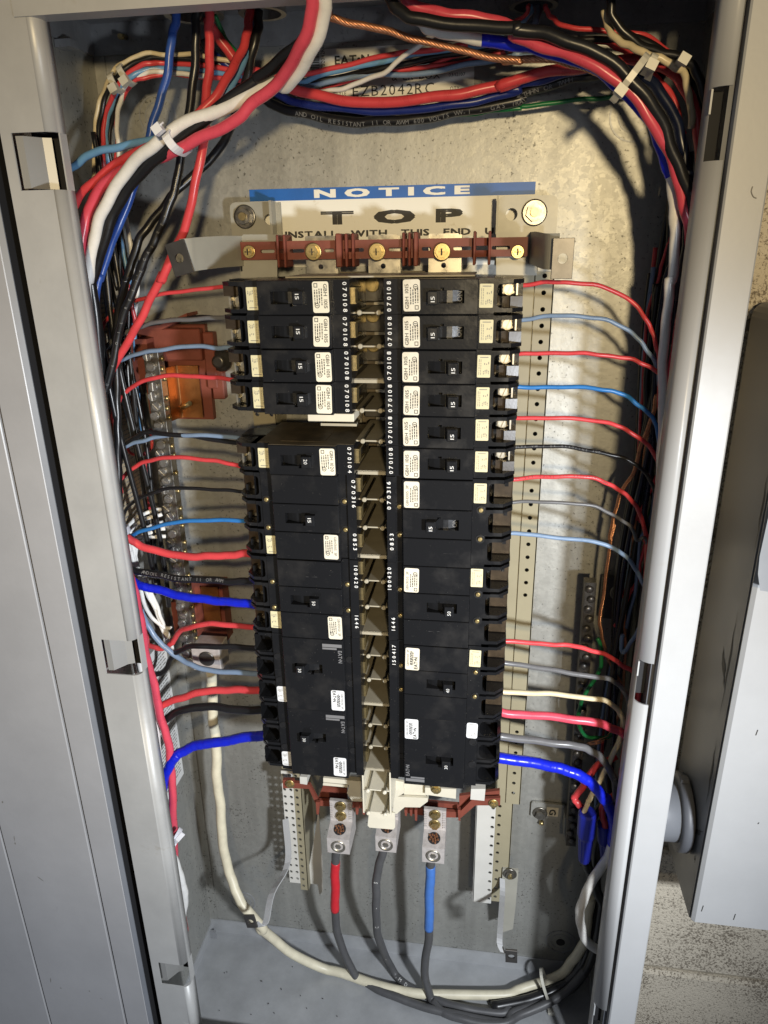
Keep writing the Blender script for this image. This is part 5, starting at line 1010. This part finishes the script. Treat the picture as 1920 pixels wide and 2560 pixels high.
lw('lowest thick blue taped branch wire at left, white lower end', 'white', 22, 'L 1540 1775 .100; 1430 1790 .098; 1200 1822 .094; 960 1858 .092; 790 1915 .094; N 1030 90 .098; 975 190 .102; 955 390 .104; 972 510 .104; 1005 620 .102; 1050 740 .100; 1085 850 .098; 1090 950 .096; 1068 1090 .094; 1040 1200 .092', tapes=(('tape_blue', 0, .545),))
lw('thick pink wire running down the left gutter', 'pink', 21, 'D 640 1480 .112; 690 1600 .112; L 250 170 .112; 300 370 .110; 390 600 .106; 430 830 .104; 470 1050 .102; 520 1280 .100; 580 1520 .098; 630 1730 .098; 680 1930 .098; N 1008 120 .098; 1024 300 .098; 1028 500 .098; 1033 700 .096; 1040 860 .094')
lw('red wire low in the left gutter behind the white end', 'red', 12, 'N 1020 560 .080; 1035 700 .078; 1040 820 .076; 1055 920 .076; 1052 1010 .076; 1040 1100 .076')
lw('black wire low in the left gutter behind the white end', 'black', 18, 'N 1000 640 .084; 1020 760 .082; 1038 880 .082; 1040 980 .082; 1030 1080 .082')
lw('second white wire running down along the left flange', 'white', 20, 'L 200 -60 .110; 250 60 .110; 290 160 .108; 310 460 .102; 350 760 .100; 400 1080 .098; 470 1380 .096; 520 1620 .096; 560 1850 .094; N 945 160 .094')
nw = 'white neutral wires at the bar'
for k, (s, nm) in enumerate([
    ('D 955 1478 .054; 890 1490 .060; 820 1520 .064; 765 1570 .068; 750 1640 .07; L 330 260 .07', 'topmost white neutral wire looping left from the bar'),
    ('D 960 1505 .054; 880 1528 .060; 810 1562 .064; 770 1610 .066; 770 1659 .068; L 350 280 .068; 380 400 .066', 'second white neutral wire looping left from the bar'),
    ('D 965 1555 .054; 890 1575 .058; 830 1600 .062; 800 1640 .064; L 370 180 .064; 360 260 .064; 400 390 .062; 460 520 .060', 'third white neutral wire looping left from the bar'),
    ('L 640 70 .054; 520 100 .058; 420 150 .062; 375 230 .064; 385 330 .064; 430 470 .062; 500 620 .060; 560 740 .058', 'fourth white neutral wire bending down behind red wire'),
    ('L 645 135 .054; 540 140 .058; 450 165 .06; 400 240 .062; 400 340 .062; 450 500 .060; 540 640 .058; 600 800 .056; 660 940 .052; 700 1075 .05', 'long white neutral wire reaching down past the taped blue one'),
    ('L 430 440 .064; 440 620 .06; 500 760 .058; 570 850 .056; 640 890 .054; 690 900 .052', 'white neutral wire ending at the lower bar screws'),
    ('L 470 470 .062; 520 640 .058; 570 760 .056; 600 860 .054; 640 960 .052; 680 1040 .05', 'white neutral wire close to the lower bar end')]):
    wire(nm, 'white', 10, s, nw)
lw('thin red wire hanging behind the neutral bar loop', 'red', 8, 'D 745 1120 .045; 790 1150 .042; 850 1150 .04; 895 1110 .036; 900 1060 .034; 890 1000 .03')
lw('short red wire end hanging behind the bar at left', 'red', 9, 'D 862 1190 .030; 868 1270 .028; 880 1370 .026; 890 1480 .026')
# --- main cables and the ivory neutral
wire('ivory neutral cable sweeping down and along the box floor', 'ivory', 24, 'L 1000 1195 .048; 1022 1260 .046; 1030 1450 .044; 1035 1620 .044; 1060 1850 .046; N 1285 180 .050; 1300 330 .054; 1318 540 .058; 1350 740 .062; 1400 870 .070; 1460 985 .078; 1560 1095 .074; O 130 1060 .070; 300 1195 .052; 550 1320 F; 850 1415 F; 1100 1465 F; 1300 1478 F; 1659 1474 F; P 200 1455 F; 400 1378 .022; 500 1290 .030; 565 1180 .038; 590 1050 .044; 610 900 .044', None, cat='cable', name='cable', sub=6)
gc = 'main feeder cables'
wire('dark cable with red tape band from the leftmost lug', 'cable', 20, 'O 606 540 .074; 604 600 .074; 597 760 .074; 600 980 .070; 640 1180 .058; 740 1370 F; 900 1462 F; 1100 1530 F; 1300 1590 F; 1659 1650 F; P 150 1590 F; 400 1510 F', gc, tapes=(('tape_red', .128, .27),), cat='cable', name='cable')
wire('dark cable with white print from the middle lug', 'cable', 20, 'O 905 520 .074; 890 600 .074; 858 760 .074; 855 950 .072; 880 1150 .050; 960 1320 .034; 1080 1440 F; 1300 1530 F; 1500 1575 F; 1659 1590 F; P 150 1540 F; 400 1460 .032; 520 1340 .028; 590 1150 .028', gc, text=('S  - C   -  IMDJ', .14, .48, .0042, 0, 'print_white'), cat='cable', name='cable')
wire('dark cable with sky blue tape band from the rightmost lug', 'cable', 21, 'O 1198 600 .074; 1196 660 .074; 1192 900 .074; 1182 1130 .068; 1162 1330 .060; 1200 1500 F; 1285 1590 F; 1450 1640 F; 1659 1655 F; P 200 1600 F; 450 1480 .042; 590 1300 .036; 625 1100 .034; 640 850 .034', gc, tapes=(('tape_sky', .085, .215),), cat='cable', name='cable')
wire('black cable in the shaded lower right corner', 'black', 26, 'P 20 1560 F; 250 1520 F; 480 1400 .028; 590 1230 .030; 625 1000 .034; 640 800 .038; 650 600 .042; 690 400 .046', gc, cat='cable', name='cable')
wire('second black cable in the shaded lower right corner', 'black', 24, 'P 300 1560 F; 520 1420 .034; 630 1220 .042; 680 1000 .046; 640 850 .05; 600 760 .054; 580 680 .056', gc, cat='cable', name='cable')
# --- the tangle of ordinary wires packed in both gutters
rn = random.Random(21)
def tangle(n, xa, xb, da, db, z0, z1, side):
    for k in range(n):
        m_, nm = rn.choice((('black', 'black'), ('black', 'black'), ('red', 'dark red'), ('darkblue', 'dark navy'), ('steelblue', 'grey blue')))
        x, d = rn.uniform(xa, xb), rn.uniform(da, db); a = z1-rn.uniform(0, .12); b = z0+rn.uniform(0, .30); P = []; z = a; ph = rn.uniform(0, 6)
        while z > b: P.append(q(x+.006*math.sin(z*14+ph), d+.007*math.sin(z*11+ph*2), z)); z -= .035
        r = rn.choice((.0019, .0021, .0026)); o = ob('wire', MB().tube(keep_inside(smooth_path(P, 5), r), r, 8), 'wire_'+m_, origin=P[0])
        tag(o, '%s wire among the tangle packed deep in the %s gutter' % (nm, side), 'wire', '%s wires packed deep in the %s gutter' % (nm, side))
tangle(9, .230, .247, .012, .050, .20, .96, 'right'); tangle(9, -.247, -.226, .015, .085, .45, .98, 'left')
# --- cable ties
def tie(label, R_, x0, y0, x1, y1, d, thick, wdt, m='tie_nylon', heads=1, tail=None, dh=None):
    a, b = at(R_, x0, y0, d), at(R_, x1, y1, d if dh is None else dh); c = (a+b)/2; u_ = (b-a)/2; ax = u_.normalized(); yv = Vector((0, 1, 0)); yv = (yv-ax*yv.dot(ax)).normalized(); wv = ax.cross(yv).normalized()*wdt/2; pts = []; cc = c+yv*thick*.55
    for k in range(25):
        an = 2*math.pi*k/24; ca, sa = math.cos(an), math.sin(an); pts.append(cc+u_*1.04*(abs(ca)**.7*(1 if ca > 0 else -1))-yv*thick*.6*(abs(sa)**.8*(1 if sa > 0 else -1)))
    t = ob('cable_tie', MB().sheet(pts, wv, .0013), m, origin=c); tag(t, label, 'cable tie', 'cable ties')
    hb = b-yv*thick*.30; hx_, hy, hz = ax*.0030, wv.normalized()*.0034, yv*.0030; vs = [hb+hx_*i+hy*j+hz*k for i in (-1, 1) for j in (-1, 1) for k in (-1, 1)]
    ob('head', MB().add(vs, [(0,1,3,2),(4,6,7,5),(0,4,5,1),(2,3,7,6),(0,2,6,4),(1,5,7,3)]), m, t)
    if tail: ob('tail', MB().sheet([hb, hb.lerp(at(R_, *tail), .5)+Vector((0,-.002,0)), at(R_, *tail)], wv, .0012), m, t)
tie('nylon tie round the diagonal bundle at upper left', 'A', 1040, 890, 965, 775, .133, .026, .0060, 'tie_white', tail=(950, 740, .140))
tie('upper yellowed nylon tie on the looped bundle at upper left', 'A', 690, 380, 755, 485, .064, .014, .0048)
tie('lower yellowed nylon tie on the looped bundle at upper left', 'A', 640, 430, 690, 530, .064, .014, .0048)
tie('long nylon tie strapping the right hand bundle at upper right', 'C', 965, 300, 772, 555, .137, .032, .0044, 'tie_nylon', tail=(745, 595, .14))
tie('second nylon tie behind the long one at upper right', 'C', 1000, 310, 955, 400, .120, .024, .0045, tail=(945, 470, .11))
tie('small nylon tie on the black wires in the far upper right corner', 'C', 1180, 310, 1150, 360, .112, .014, .0045)
tie('nylon tie gathering wires at the middle of the left flange', 'L', 225, 140, 300, 118, .124, .020, .0060, 'tie_white', dh=.122)
tie('nylon tie with sticking out tail near lower left flange', 'N', 985, 620, 1035, 570, .112, .018, .0050, 'tie_white', tail=(1085, 530, .118))
tie('nylon tie round ivory and dark cables at lower right', 'P', 318, 1405, 372, 1560, .048, .020, .0034)
